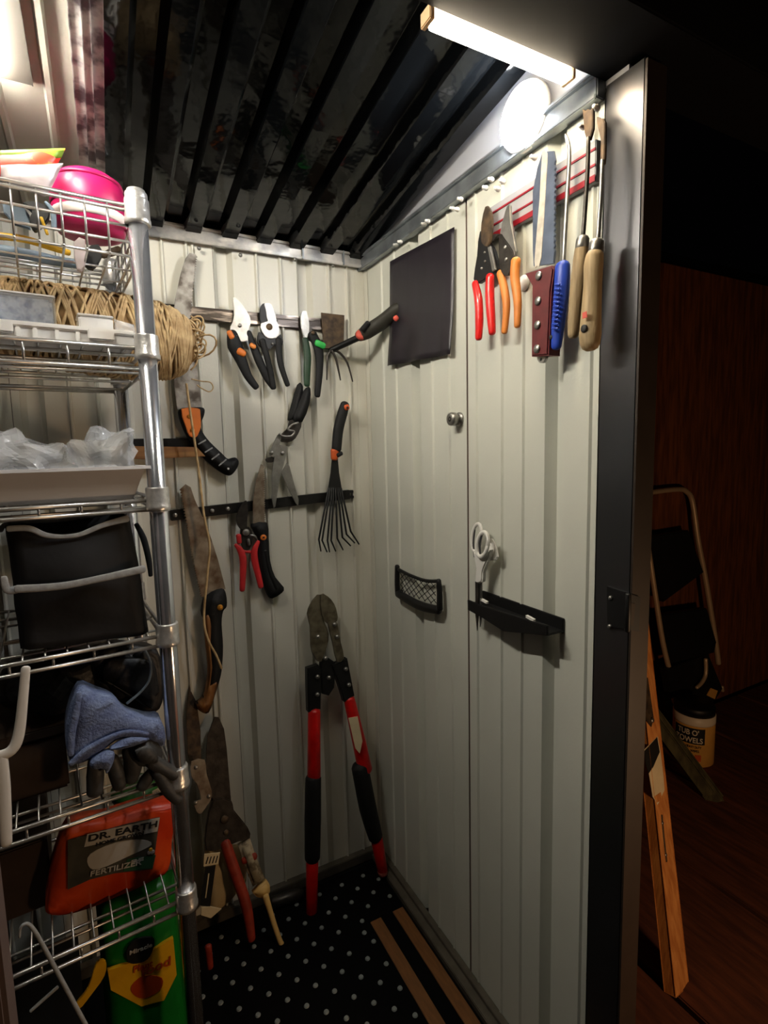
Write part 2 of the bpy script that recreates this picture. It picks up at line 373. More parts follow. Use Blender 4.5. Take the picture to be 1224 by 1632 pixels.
# roof: black ribbed sheets, children of the roof; the left part is cream, a mottled galvanised batten between them
roof = struct(prism('roof', [(-1.3, .05, RZ(.05)+.05), (.05, .05, RZ(.05)+.05), (.05, -.80, RZ(-.80)+.05), (-1.3, -.80, RZ(-.80)+.05)], (0, 0, 1), .01, 'black_paint'))
def roof_sheet(name, x0, x1, m, pitch, dep, y0, y1):
    bm = bmesh.new(); P = []; x = x0
    while x < x1-1e-6:
        for dx, h in ((0, 0), (pitch*.40, 0), (pitch*.53, dep), (pitch*.87, dep)):
            if x+dx < x1: P.append((x+dx, h))
        x += pitch
    P.append((x1, 0)); n = 6; rows = []
    for t in (0, .0012):
        rows.append([[bm.verts.new((x, y0+(y1-y0)*i/n, RZ(y0+(y1-y0)*i/n)+h+t)) for x, h in P] for i in range(n+1)])
    for rw, fl in ((rows[0], 0), (rows[1], 1)):
        for A, B in zip(rw, rw[1:]):
            for i in range(len(P)-1):
                f = (A[i], A[i+1], B[i+1], B[i]); bm.faces.new(f if fl else f[::-1])
    return add(name, bm, m, roof)
roof_sheet('roof_sheet', -.53, -.25, 'roof_black', .070, .017, .03, -.70)
roof_sheet('roof_sheet', -.25, .03, 'roof_black', .070, .017, .03, -.70)
# cream ceiling sheet at the left
bm = bmesh.new(); P = [(-1.3, 0)]
for xr in (-.83, -.74, -.65, -.592): P += [(xr-.006, 0), (xr-.003, -.005), (xr+.003, -.005), (xr+.006, 0)]
P.append((-.563, 0))
A = [[bm.verts.new((x, y, RZ(y)+h)) for x, h in P] for y in (.03, -.70)]
for i in range(len(P)-1): bm.faces.new((A[0][i], A[0][i+1], A[1][i+1], A[1][i]))
bmesh.ops.solidify(bm, geom=list(bm.faces), thickness=.0015)
add('ceiling_sheet', bm, 'wall_paint', roof)
obox('batten', (-.546, -.335, RZ(-.335)-.004), (.0165, 0, 0), (0, -.36, .36*.15), (0, .0006, .004), 'galv_mottled', roof, .001)
obox('batten_fold', (-.546, -.335, RZ(-.335)-.009), (.004, 0, 0), (0, -.36, .36*.15), (0, .0006, .003), 'galv_mottled', roof, .001)
# door jamb on the right, header over the opening
jr = struct(box('trim_8', (.0, -.722, -.12), (.034, -.6685, 1.463), 'jamb', None, .0015))
box('outer_face', (.0005, -.7245, -.12), (.034, -.7215, 1.46), 'jamb_outer', jr)
struct(box('trim_9', (-1.3, -.76, 1.468), (.6, -.6655, 1.75), 'header_navy', None, .002))
# closed left door leaf, only its edge stands in the picture
dl = struct(box('door_1', (-1.02, -.735, -.1), (-.652, -.705, 1.20), 'door_brown', None, .003))
# floor
fl = struct(box('floor', (-1.3, -.72, -.06), (.0, .03, -.004), 'mat_edge'))

# ================================================================== LAMPS
pk = thing('puck_light', 'round glowing white LED puck light on the white gable above the right wall rail', 'lamp')
pc = Vector((-.0075, -.545, 1.489))
lathe('lamp_case', [(.043, 0), (.044, .006), (.042, .012)], pc, (-1, 0, 0), 'white_plastic', pk, 40)
lathe('lens', [(.0405, .012), (.039, .0165), (.03, .0185), (0, .019)], pc, (-1, 0, 0), 'lamp_puck', pk, 40)
bl = thing('led_bar', 'warm white LED light bar under the dark header above the door opening', 'lamp')
box('lamp_case', (-.245, -.6645, 1.4715), (-.044, -.648, 1.4755), 'lamp_case', bl, .001)
box('diffuser', (-.238, -.6615, 1.4615), (-.05, -.646, 1.4725), 'lamp_bar', bl, .002)
for x in (-.246, -.05): box('end_cap', (x, -.664, 1.461), (x+.006, -.645, 1.4755), 'lamp_case', bl, .001)
sl = thing('led_bar', 'warm LED light bar on the cream ceiling at the left edge of the photo', 'lamp')
ya, yb = -.305, -.69; zc = RZ((ya+yb)/2)-.012
ym = (ya+yb)/2; hy = (yb-ya)/2; run = (0, hy, -.15*hy)
obox('lamp_case', (-.636, ym, zc+.006), (.027, 0, 0), run, (0, 0, .0025), 'case_grey', sl, .0008)  # top plate widened to keep the diffuser's light off the ceiling
obox('back_plate', (-.656, ym, zc-.005), (.0018, 0, 0), run, (0, 0, .010), 'case_grey', sl, .0006)  # plate added so the diffuser shines only into the room
obox('diffuser', (-.650, ym, zc-.0055), (.0022, 0, 0), (0, hy*.98, -.15*hy*.98), (0, 0, .007), 'lamp_side', sl, .0008)
# porch lamp outside, to the right of and behind the photographer
ld = bpy.data.lights.new('porch_lamp_light', 'POINT'); ld.energy = PORCH_POWER; ld.color = (1, .64, .36); ld.shadow_soft_size = .06
lo = bpy.data.objects.new('porch_lamp_light', ld); COL.objects.link(lo); lo.location = (.36, -1.4, .46)

# ================================================================== FLOOR MAT
fm = thing('floor_mat', 'black rubber floor mat with raised grey dots and brown edge strips', 'mat')
box('mat_sheet', (-.62, -.70, -.004), (-.034, -.03, .001), 'mat_black', fm)
bm0 = bmesh.new(); bmesh.ops.create_cone(bm0, cap_ends=True, segments=10, radius1=.0052, radius2=.004, depth=.002)
dot = add('dot', bm0, 'mat_dot', fm); dmesh = dot.data; dot.location = (-.14, -.2, .002)
cnt = 0; pit = .040; ang = math.radians(45)
for i in range(-20, 21):
    for j in range(-20, 21):
        x = -.16+(i*math.cos(ang)-j*math.sin(ang))*pit; y = -.20+(i*math.sin(ang)+j*math.cos(ang))*pit
        if -.52 < x < -.045 and -.46 < y < -.045 and not (x > -.125 and y < -.17) and cnt < 290 and (i, j) != (0, 0):
            d = dot.copy(); COL.objects.link(d); d.parent = fm; d.location = (x, y, .002); cnt += 1
for x0, x1 in ((-.118, -.092), (-.062, -.036)): box('edge_strip', (x0, -.66, .0008), (x1, -.185, .0035), 'strip_brown', fm, .0006)

# ================================================================== WIRE SHELVING
TH = math.radians(5); O = Vector((-.5016, -.35, 0)); U = Vector((math.cos(TH), math.sin(TH), 0)); V = Vector((-math.sin(TH), math.cos(TH), 0))
def SP(v=0.): return Pl(O+V*v, -V)                       # plane parallel to the shelf front, v metres behind it
def L(u, v, z): return O+U*u+V*v+Zv*z                    # shelf coordinates
def uz(px, py, v=0.):
    q = SP(v).at(px, py)-O; return q.dot(U), q.z
su = thing('wire_shelving_unit', 'chrome wire shelving unit with round posts standing in front of the back wall', 'shelf')
SW, SD = .42, .29
zs = [uz(222, 560)[1]+.004, uz(243, 797)[1], uz(264, 1012)[1], uz(278, 1240)[1], uz(296, 1432)[1]]
ztop = uz(200, 327)[1]
for u, v in ((0, 0), (0, SD), (-SW, 0), (-SW, SD)):
    p = lathe('post', [(.0122, -.001), (.0122, ztop+.012)], L(u, v, 0), (0, 0, 1), 'chrome' if u == 0 else 'chrome_worn', su, 24)
    lathe('cap', [(.0128, -.002), (.0136, -.0015), (.0139, 0), (.0139, .0075), (.0134, .009), (.0118, .0105), (.0112, .013), (.0105, .0135)], L(u, v, ztop+.008), (0, 0, 1), 'chrome_worn', p, 24)
    for z in zs+[ztop-.008]:
        lathe('collar', [(.0124, -.0165), (.0158, -.0163), (.0164, -.0152), (.0163, -.010), (.0156, -.009), (.0153, .013), (.0150, .0148), (.0145, .0156), (.0124, .0158)], L(u, v, z+.002), (0, 0, 1), 'chrome_worn', p, 24)
def wire(bm, a, b, r, n=6): bm_tube(bm, [a, b], r, n)
def wire_shelf(z, drop=.016, name='shelf', m='wire'):
    bm = bmesh.new(); e = .012
    for v in (0, SD):
        for zz in (z, z-drop): wire(bm, L(-SW+e, v, zz), L(-e, v, zz), .0030)
    for u in (0, -SW):
        for zz in (z, z-drop): wire(bm, L(u, e, zz), L(u, SD-e, zz), .0030)
    h = add(name, bm, m, su, True); bm = bmesh.new(); k = int(SW/.042)
    for i in range(1, k): wire(bm, L(-SW+SW*i/k, 0, z), L(-SW+SW*i/k, 0, z-drop), .0018)
    for i in range(1, 17): wire(bm, L(-SW*i/17, 0, z+.001), L(-SW*i/17, SD, z+.001), .0014)
    for v in (.04, SD*.4, SD*.7): wire(bm, L(-SW, v, z-.003), L(0, v, z-.003), .0022)
    for v in (SD*.15, SD*.5, SD*.85): wire(bm, L(-SW, v, z-drop), L(0, v, z-drop), .002)
    g = add('wire_grid', bm, m, h, True); g['kind'] = 'stuff'; return h
for i, z in enumerate(zs): wire_shelf(z, .027 if i == 0 else (.013, .014, .017, .017)[i-1])
# basket at the top: hanging wire sides
bd = .062; bm = bmesh.new(); zb = ztop-bd
for v in (0, SD):
    for zz in (ztop, ztop-.006): wire(bm, L(-SW+.012, v, zz), L(-.012, v, zz), .0024)
    for zz in (ztop-.024, ztop-.044, zb): wire(bm, L(-SW+.012, v+(.004 if v == 0 else -.004), zz), L(-.008, v+(.004 if v == 0 else -.004), zz), .0018)
for u in (0, -SW):
    for zz in (ztop, ztop-.024, ztop-.044, zb): wire(bm, L(u, .012, zz), L(u, SD-.012, zz), .002)
bk = add('basket', bm, 'wire', su, True); bm = bmesh.new()
for i in range(0, 17):
    u = -.010-i*.0255
    wire(bm, L(u, 0, ztop), L(u, .004, zb), .0015); wire(bm, L(u, SD, ztop), L(u, SD-.004, zb), .0015); wire(bm, L(u, 0, zb), L(u, SD, zb), .0014)
for v in (.06, .12, .18, .24): wire(bm, L(-SW, v, zb-.001), L(0, v, zb-.001), .0014)
for v in (.04, .08, .12, .16, .20, .24): wire(bm, L(0, v, ztop), L(0, v, zb), .0015)
g = add('wire_grid', bm, 'wire', bk, True); g['kind'] = 'stuff'

# ------------------------------------------------------------------ shelf contents helpers
def lumpy(bm, amp, freq, seed=0):
    bm.normal_update()
    for v in bm.verts:
        n = noise.noise_vector(v.co*freq+Vector((seed, seed*2, -seed))); v.co += v.normal*(n.x*amp)+n*amp*.3
def pillow(name, P, nrm, thick, m, parent, bulge=.5, cuts=10, seed=0, amp=.0, label=None, freq=30):
    """soft packet: four corners P (tl,tr,br,bl), filled out along nrm"""
    bm = bmesh.new(); n = cuts; F = {}
    for s in (1, -1):
        for i in range(n+1):
            for j in range(n+1):
                a, b = i/n, j/n; p = (P[0]*(1-a)+P[1]*a)*(1-b)+(P[3]*(1-a)+P[2]*a)*b
                e = (max(0., math.sin(math.pi*a)*math.sin(math.pi*b)))**bulge
                p = p+nrm*(s*thick*.5*e)
                if amp: p = p+noise.noise_vector(p*freq+Vector((seed, 0, seed)))*amp*(.3+e)
                border = i in (0, n) or j in (0, n)
                if border and s < 0: F[s, i, j] = F[1, i, j]
                else: F[s, i, j] = bm.verts.new(p)
    for s in (1, -1):
        for i in range(n):
            for j in range(n):
                q = (F[s, i, j], F[s, i+1, j], F[s, i+1, j+1], F[s, i, j+1])
                try: bm.faces.new(q if s < 0 else q[::-1])
                except ValueError: pass
    bmesh.ops.recalc_face_normals(bm, faces=bm.faces)
    return add(name, bm, m, parent, True, label)
def pxp(pts, pl): return [pl.at(*q) for q in pts]

# --- top basket: seed packet, pink tub, black and yellow odds and ends
sp = thing('seed_packet', 'bright red and green printed packet lying at the top of the wire basket', 'packet')
pl = SP(.05)
pillow('packet_body', pxp([(-40, 246), (104, 237), (84, 276), (-40, 292)], pl), -V, .02, 'pack_print', sp, .5, 12, 3, .003)
pillow('packet_edge', pxp([(-30, 240), (104, 236), (98, 252), (-30, 250)], pl.off(.004)), -V, .006, 'pack_green', sp, .5, 8, 5, .001)
sv = tag(pillow('foil_packet', pxp([(0, 262), (102, 262), (72, 316), (0, 292)], SP(.03)), -V, .02, 'pack_silver', None, .5, 12, 9, .005),
         'crumpled silver grey packet beneath the red printed packet in the basket', 'packet')
pt = thing('pink_tub', 'magenta pink plastic tub with a white band lying in the wire basket', 'tub')
cpt = SP(.10).at(142, 325); rp = .048
ax = (U*.93-V*.36).normalized()
ax2 = Zv
def ell(name, prof, m, parent): return lathe(name, prof, cpt-Zv*.046, (0, 0, 1), m, parent, 36)
ell('tub_body', [(.030, 0), (.042, .004), (.046, .014), (.047, .026), (.0475, .0365)], 'pink', pt)
ell('white_band', [(.0465, .0165), (.0485, .018), (.0488, .0275), (.0476, .029)], 'pink_white', pt)
ell('dome_lid', [(.048, .036), (.0485, .039), (.0475, .056), (.043, .070), (.034, .080), (.018, .085), (0, .086)], 'pink', pt)
ell('lid_ridge', [(.0436, .068), (.0452, .070), (.0440, .073), (.0415, .074)], 'pink', pt)
ob = thing('clip_fastener', 'black plastic clip among the odds and ends in the wire basket', 'clip')
slab('clip_body', CB([(190, 420), (290, 410), (390, 460), (400, 540), (330, 620), (280, 640), (240, 560), (260, 480)]), SP(.03), .012, 'black_plastic', ob, 3)
ptube('clip_arm', CB([(370, 420, 26), (430, 500, 40), (440, 640, 40)]), SP(.025), 'blue_grey', ob)
tag(slab('blue_card', CB([(20, 430), (170, 430), (240, 520), (250, 640), (120, 600), (30, 500)]), SP(.045), .004, 'blue_grey', None), 'blue grey card leaning inside the wire basket', 'card')
yt = tag(ptube('yellow_rod', CB([(-60, 690, 60), (200, 720, 60), (420, 790, 50), (560, 830, 50)]), SP(.06), 'yellow'), 'yellow plastic rod lying along the bottom of the wire basket', 'rod')
tag(ptube('yellow_pencil', CB([(335, 545, 24), (385, 680, 24)]), SP(.022), 'yellow'), 'short yellow stick upright behind the basket wires', 'stick')
tag(ptube('grey_tube', CB([(-60, 800, 90), (200, 840, 90), (480, 900, 80), (640, 920, 70)]), SP(.10), 'blue_grey'), 'blue grey tube lying low in the wire basket', 'tube')
for k, (q, m, lb) in enumerate((([(600, 740), (690, 720), (690, 940), (630, 960)], 'pack_silver', 'small crumpled silver wrapper under the pink tub'),
                     ([(690, 800), (800, 760), (830, 860), (760, 960), (690, 920)], 'black_rubber', 'dark rubber scrap in the basket beside the post'),
                     ([(820, 830), (960, 770), (980, 820), (850, 860)], 'rust', 'brown twig shaped scrap in the basket by the corner post'))):
    tag(slab('scrap', CB(q), SP(.05+.02*k), .010, m, None, 2), lb, 'scrap')

# --- second shelf: jute twine, boxes
tw = thing('twine_ball', 'big ball of tan jute twine spilling past the shelf post toward the hanging saw', 'twine')
A0 = SP(.17).at(-60, 500); A1 = SP(.17).at(304, 553); Aax = (A1-A0); TL = Aax.length; Aax.normalize()
Ta = Vector((0, 0, 1))-Aax*Aax.z; Ta.normalize(); Tb = Aax.cross(Ta)
def trad(t):                                               # radius along the twine body
    return (.059+.007*t)*(max(0.02, 1-abs((t-.47)/.56)**5))**.5
bm = bmesh.new(); pr_ = [(trad(t/20)*.93, TL*t/20) for t in range(0, 21)]; bm.free()
lathe('twine_core', [(max(r, .01), h) for r, h in pr_], A0, Aax, 'jute_core', tw, 32)
bm = bmesh.new(); P = []; N = 7000; turns = 150
for i in range(N):
    s = i/N; th = s*turns*2*math.pi; t = .5-.47*math.cos(s*2*math.pi*17.0+.5*math.sin(s*40))
    r = trad(t)+.0028*noise.noise(Vector((s*420, 0, 0)))
    P.append(A0+Aax*(TL*t)+(Ta*math.cos(th)+Tb*math.sin(th))*r)
bm_tube(bm, P, .0021, 6); g = add('wound_strand', bm, 'jute', tw, True); g['kind'] = 'stuff'
bm = bmesh.new()
for k in range(60):                                        # loose loops at the free end
    c = A0+Aax*(TL*random.uniform(.93, 1.06))+(Ta*random.uniform(-.6, .75)+Tb*random.uniform(-.6, .6))*.048
    a = random.uniform(0, 6.28); rr = random.uniform(.010, .026); n1 = Vector((random.uniform(-1, 1), random.uniform(-1, 1), random.uniform(-1, 1))).normalized(); n2 = n1.orthogonal().normalized(); n3 = n1.cross(n2)
    bm_tube(bm, [c+(n2*math.cos(a+q*.45)+n3*math.sin(a+q*.45)*.6)*rr for q in range(11)], .0016, 5)
g = add('loose_loops', bm, 'jute', tw, True); g['kind'] = 'stuff'
plq = BW(.075)
ptube('hanging_loop', C6([(215, 695, 6), (260, 705, 6), (300, 710, 6), (312, 735, 6), (295, 752, 6), (262, 738, 6), (240, 722, 6)]), plq, 'jute', tw, 1., 5, 6)
ptube('hanging_strand', [(297, 612, 4), (303, 655, 4), (316, 745, 4), (325, 820, 4), (334, 868, 4), (331, 910, 4), (325, 985, 4), (332, 1020, 4), (345, 1045, 4), (353, 1065, 4)],
      BW(.06), 'jute', tw, 1., 5, 6, d=[.015, .01, 0, 0, 0, 0, -.003, -.004, -.004, -.004])
# organiser box
ZB = zs[0]+.003
def lbox(name, u0, u1, v0, v1, z0, z1, m, parent, bev=.002):
    return obox(name, L((u0+u1)/2, (v0+v1)/2, (z0+z1)/2), U*(u1-u0)/2, V*(v1-v0)/2, Zv*(z1-z0)/2, m, parent, bev)
og = thing('organiser_box', 'wide clear plastic organiser box with two latches on the second shelf', 'box')
u1 = uz(216, 555, .02)[0]; z1 = uz(150, 522, .02)[1]; hh = z1-ZB
lbox('box_body', -.36, u1, .02, .10, ZB, ZB+hh*.68, 'clear_frost', og)
lbox('box_lid', -.362, u1+.001, .018, .102, ZB+hh*.69, ZB+hh, 'clear_frost', og)
lbox('contents', -.355, uz(170, 550, .03)[0], 0.0245, .09, ZB+.003, ZB+hh*.6, 'grey_bits', og)
for px in (0, 163): 
    ua = uz(px, 535, .016)[0]; lbox('latch', ua-.017, ua+.014, .012, .019, ZB+hh*.28, ZB+hh*.86, 'clear_frost', og, .0015)
for px in (57, 92, 125, 30):
    ua = uz(px, 550, .016)[0]; lbox('divider', ua-.002, ua+.003, .0172, .024, ZB+.002, ZB+hh*.66, 'white_plastic', og, .0005)
sb = thing('small_clear_box', 'small clear plastic box of blue bits on top of the organiser box', 'box')
zt = ZB+hh+.0005; ub = uz(88, 490, .045)[0]; zb2 = uz(50, 467, .045)[1]
lbox('contents', -.30, ub-.003, .05, .10, zt+.002, zb2-.005, 'blue_bits', sb, .003)
lbox('box_shell', -.304, ub, .045, .055, zt, zb2, 'clear', sb)
lbox('box_lid', -.304, ub+.001, .044, .106, zb2-.003, zb2, 'clear_frost', sb, .001)
lbox('end_label', ub-.002, ub+.0005, .05, .105, zt+.002, zb2-.003, 'paper_label', sb, .0005)
s2 = thing('tiny_clear_box', 'tiny frosted box beside the small box, near the shelf post', 'box')
ua, uc = uz(125, 510, .05)[0], uz(180, 510, .05)[0]; zq = uz(150, 501, .05)[1]
lbox('box_body', ua, uc, .05, .09, zt, zq-.003, 'clear_frost', s2); lbox('box_lid', ua-.001, uc+.001, .049, .091, zq-.0028, zq, 'clear_frost', s2, .001)
lbox('contents', ua+.003, uc-.003, .053, .087, zt+.002, zq-.006, 'paper_label', s2)
s3 = tag(pillow('plastic_bag', [L(uc+.002, .06, zq-.001), L(uc+.028, .06, zq-.006), L(uc+.03, .06, zt+.004), L(uc+.002, .06, zt+.004)], -V, .03, 'film', None, .5, 8, 2, .003),
     'little crumpled clear bag between the tiny box and the post', 'bag')

# --- third shelf: white tray with plastic bags
ZT = zs[1]+.003
tr = thing('white_tray', 'shallow white plastic tray with flared rim on the third shelf', 'tray')
zr = uz(120, 748, .0)[1]; ur = uz(238, 738, -.004)[0]; ubm = uz(213, 786, .01)[0]
bm = bmesh.new()
def ring(u0, u1, v0, v1, z): return [bm.verts.new(L(*q)) for q in ((u0, v0, z), (u1, v0, z), (u1, v1, z), (u0, v1, z))]
R1 = ring(-.36, ubm, .014, .20, ZT); R2 = ring(-.38, ur-.006, -.004, .226, zr-.002); R3 = ring(-.386, ur, -.010, .232, zr-.002); R3b = ring(-.386, ur, -.010, .232, zr+.002)
R4 = ring(-.378, ur-.008, -.002, .224, zr+.002); R5 = ring(-.358, ubm-.002, .016, .198, ZT+.003)
for A, B in ((R1, R2), (R2, R3), (R3, R3b), (R3b, R4), (R4, R5)):
    for k in range(4): bm.faces.new((A[k], A[(k+1) % 4], B[(k+1) % 4], B[k]))
bm.faces.new(R1[::-1]); bm.faces.new(R5); bmesh.ops.recalc_face_normals(bm, faces=bm.faces)
add('tray_body', bm, 'tray_white', tr)
def blob(name, c, ru, rv, rz, m, seed, amp, freq=26, sub=4):
    bm = bmesh.new(); bmesh.ops.create_icosphere(bm, subdivisions=sub, radius=1)
    for v in bm.verts: v.co = Vector(c)+U*v.co.x*ru+V*v.co.y*rv+Zv*v.co.z*rz
    lumpy(bm, amp, freq, seed); return add(name, bm, m, None, False)
def at_uz(px, py, v): q = uz(px, py, v); return L(q[0], v, q[1])
tag(blob('plastic_bag', at_uz(28, 732, .07), .064, .05, .030, 'film', 1.5, .022, 38, 4), 'flat crumpled clear plastic bag at the left of the white tray', 'bag')
tag(blob('plastic_bag', at_uz(165, 728, .06), .040, .04, .034, 'film', 4.2, .026, 44, 4), 'peaked crumpled clear plastic bag at the right of the white tray', 'bag')
# dark bar and cardboard behind the tray on the back wall
mb = tag(box('magnetic_bar', (BW(.012).at(205, 708).x, -.012, BW(.012).at(300, 708).z-.008), (BW(.012).at(312, 708).x, -.0003, BW(.012).at(300, 704).z+.007), 'magnet_bar', None, .001),
         'short black magnetic bar behind the shelf post near the orange saw handle', 'magnetic bar')
tag(slab('wooden_shim', C2([(610, 890), (960, 895), (1002, 940), (700, 955), (610, 950)]), BW(.03), .022, 'shim_wood', None), 'orange brown wooden wedge under the short black bar behind the post', 'wood')

# --- fourth shelf: black tool bag
tb = thing('tool_bag', 'black fabric tool bag with grey trim bands on the fourth shelf', 'bag')
pl = SP(.012)
def soft_slab(name, pts, pl, th, m, parent, bev, seed=0, amp=0., sub=2):
    pts = [(v.x, v.y) for v in cat_rom([(p[0], p[1], 0) for p in pts], 3)]
    bm = bmesh.new(); slab3(bm, [pl.at(*p) for p in pts], pl.n, th, bev)
    bmesh.ops.subdivide_edges(bm, edges=[e for e in bm.edges if e.calc_length() > .012], cuts=1, use_grid_fill=True)
    if amp: lumpy(bm, amp, 24, seed)
    return add(name, bm, m, parent, True)
def grid_bag(name, TL_, TR_, BR_, BL_, th, m, parent, n=14, sag=.0, bulge=.012, seed=0, amp=.002, fn=None):
    """open-topped soft box with a bulging front; corners are points on the front"""
    bm = bmesh.new(); G = {}
    for i in range(n+1):
        for j in range(n+1):
            a, b = i/n, j/n; p = (TL_*(1-a)+TR_*a)*(1-b)+(BL_*(1-a)+BR_*a)*b
            p = p-V*bulge*math.sin(math.pi*a)*math.sin(math.pi*min(1, b*1.1+.05))-Zv*sag*math.sin(math.pi*a)*(1-b)
            e = min(a, 1-a)*n; p = p+V*(.012*max(0, 1-e)**2)
            p = p+noise.noise_vector(p*22+Vector((seed, seed, 0)))*amp
            G[i, j] = bm.verts.new(p); G['b', i, j] = bm.verts.new(p+V*(th+bulge*.7*math.sin(math.pi*a)*math.sin(math.pi*b)))
    for i in range(n):
        for j in range(n):
            bm.faces.new((G[i, j], G[i, j+1], G[i+1, j+1], G[i+1, j])); bm.faces.new((G['b', i, j], G['b', i+1, j], G['b', i+1, j+1], G['b', i, j+1]))
    for j in range(n):
        for i in (0, n): bm.faces.new((G[i, j], G['b', i, j], G['b', i, j+1], G[i, j+1]))
    for i in range(n):
        bm.faces.new((G[i, n], G['b', i, n], G['b', i+1, n], G[i+1, n]))
    bmesh.ops.recalc_face_normals(bm, faces=bm.faces)
    return add(name, bm, m, parent, True), G
tl, tr_, br, bl_ = [pl.at(*q) for q in C3([(25, 190), (640, 140), (735, 705), (95, 790)])]
grid_bag('bag_body', tl, tr_, br, bl_, .17, 'bag_black', tb, 16, .012, .012, 3, .003)
ptube('top_trim', C3([(40, 192, 30), (140, 190, 30), (220, 222, 26), (300, 230, 20), (390, 220, 22), (500, 175, 26), (620, 142, 34)]), SP(.004), 'grey_trim', tb, .22, 5)
ptube('band_trim', C3([(82, 486, 40), (200, 480, 38), (320, 468, 36), (440, 445, 34), (560, 420, 36), (700, 388, 38)]), SP(-.006), 'grey_trim', tb, .18, 5)
ptube('side_trim', C3([(18, 430, 30), (35, 490, 36), (80, 488, 40)]), SP(.0), 'grey_trim', tb, .25, 5)
ptube('back_trim', C3([(0, 200, 26), (60, 160, 20), (300, 150, 16), (640, 90, 30)]), SP(.16), 'grey_trim', tb, .25, 5)
ptube('side_strap', C3([(665, 170, 22), (700, 240, 30), (725, 340, 28), (735, 420, 20)]), SP(.035), 'bag_black', tb, .4, 5)

# --- fifth shelf: gloves
def glove(name, label, palm, pl, th, m_palm, m_f, fingers, cuff=None, seed=0, mfl=.75):
    t = thing(name, label, 'glove', )
    soft_slab('palm', palm, pl, th, m_palm, t, th*.4, seed, .0035)
    for f in fingers: ptube('finger', f, pl.off(-th*.3), m_f, t, mfl, 4, 12)
    if cuff: ptube('cuff', cuff, pl.off(.004), m_palm, t, .4, 4, 12)
    return t
glove('work_glove', 'blue knitted work glove with dark grey rubber fingers draped over the fifth shelf',
      C4([(330, 440), (385, 310), (470, 330), (560, 360), (620, 420), (720, 455), (795, 460), (800, 575), (740, 560), (600, 545), (520, 590), (440, 650), (350, 670), (322, 560)]), SP(-.012), .035, 'glove_blue', 'glove_grey',
      [C4([(462, 640, 60), (465, 720, 80), (462, 805, 72)]), C4([(545, 640, 60), (568, 710, 72), (585, 775, 62)]), C4([(630, 590, 70), (652, 660, 90), (640, 745, 60)]), C4([(745, 700, 50), (715, 740, 66), (690, 780, 56)])], None, 2)
gl = THINGS[-1]
slab('folded_flap', C4([(535, 592), (600, 552), (660, 540), (730, 548), (650, 582), (570, 600)]), SP(-.018), .006, 'glove_blue', gl, 3, .002, None, True)
slab('thumb_sleeve', C4([(440, 665), (495, 622), (555, 608), (553, 660), (522, 716), (505, 692), (455, 692)]), SP(-.020), .012, 'glove_blue', gl, 3, .004, None, True)
ptube('knit_fold', C4([(345, 665, 30), (420, 600, 34), (520, 545, 30), (620, 510, 24), (720, 520, 18)]), SP(-.014), 'glove_blue', gl, .6, 5)
ptube('knit_fold', C4([(385, 320, 26), (370, 420, 34), (350, 520, 34), (345, 620, 28)]), SP(-.013), 'glove_blue', gl, .6, 5)
g2 = glove('work_glove', 'dark grey rubber coated glove hanging beside the post below the blue glove',
      C4([(640, 590), (730, 555), (790, 600), (800, 660), (760, 690), (680, 690), (640, 640)]), SP(-.018), .03, 'glove_grey', 'glove_grey',
      [C4([(740, 650, 70), (800, 690, 70), (860, 720, 60)]), C4([(770, 700, 60), (820, 790, 64), (870, 840, 56)]), C4([(450, 660, 40), (510, 640, 50), (545, 620, 44)])], None, 5)
glove('work_glove', 'black glove bunched up at the back beneath the tool bag',
      C4([(450, 200), (520, 120), (640, 110), (740, 120), (800, 180), (800, 380), (740, 440), (640, 410), (540, 340), (470, 300)]), SP(.05), .05, 'glove_black', 'glove_black',
      [C4([(480, 150, 70), (540, 230, 80), (600, 320, 70)]), C4([(580, 130, 70), (640, 220, 80), (690, 320, 70)]), C4([(680, 130, 70), (720, 220, 80), (740, 320, 70)])], None, 8)
tag(ptube('cable_loop', C4([(700, 100, 12), (735, 170, 12), (730, 250, 12), (690, 310, 12), (620, 370, 14)]), SP(.012), 'blue_grey', None, 1., 5, 8), 'thin grey plastic loop curling over the black glove', 'cable')
tag(blob('black_pouch', at_uz(95, 1075, .12), .075, .07, .045, 'glove_black', 3.3, .014), 'black fabric pouch crumpled at the left of the gloves', 'pouch')
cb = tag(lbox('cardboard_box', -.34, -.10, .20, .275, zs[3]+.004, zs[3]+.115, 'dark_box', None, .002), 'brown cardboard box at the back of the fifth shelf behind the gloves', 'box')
tag(ptube('white_strap', [(41, 1065, 13), (37, 1110, 14), (30, 1170, 16), (18, 1196, 17), (-6, 1206, 18), (-30, 1208, 18)], SP(-.03), 'white_plastic', None, .4, 5), 'white plastic rim of a bin curving in at the left edge by the fifth shelf', 'bin')
tag(ptube('white_strut', [(2, 1204, 17), (6, 1250, 18), (8, 1300, 18), (10, 1345, 16)], SP(-.03), 'white_plastic', None, .4, 5), 'white plastic upright below the bin rim at the left edge', 'bin')

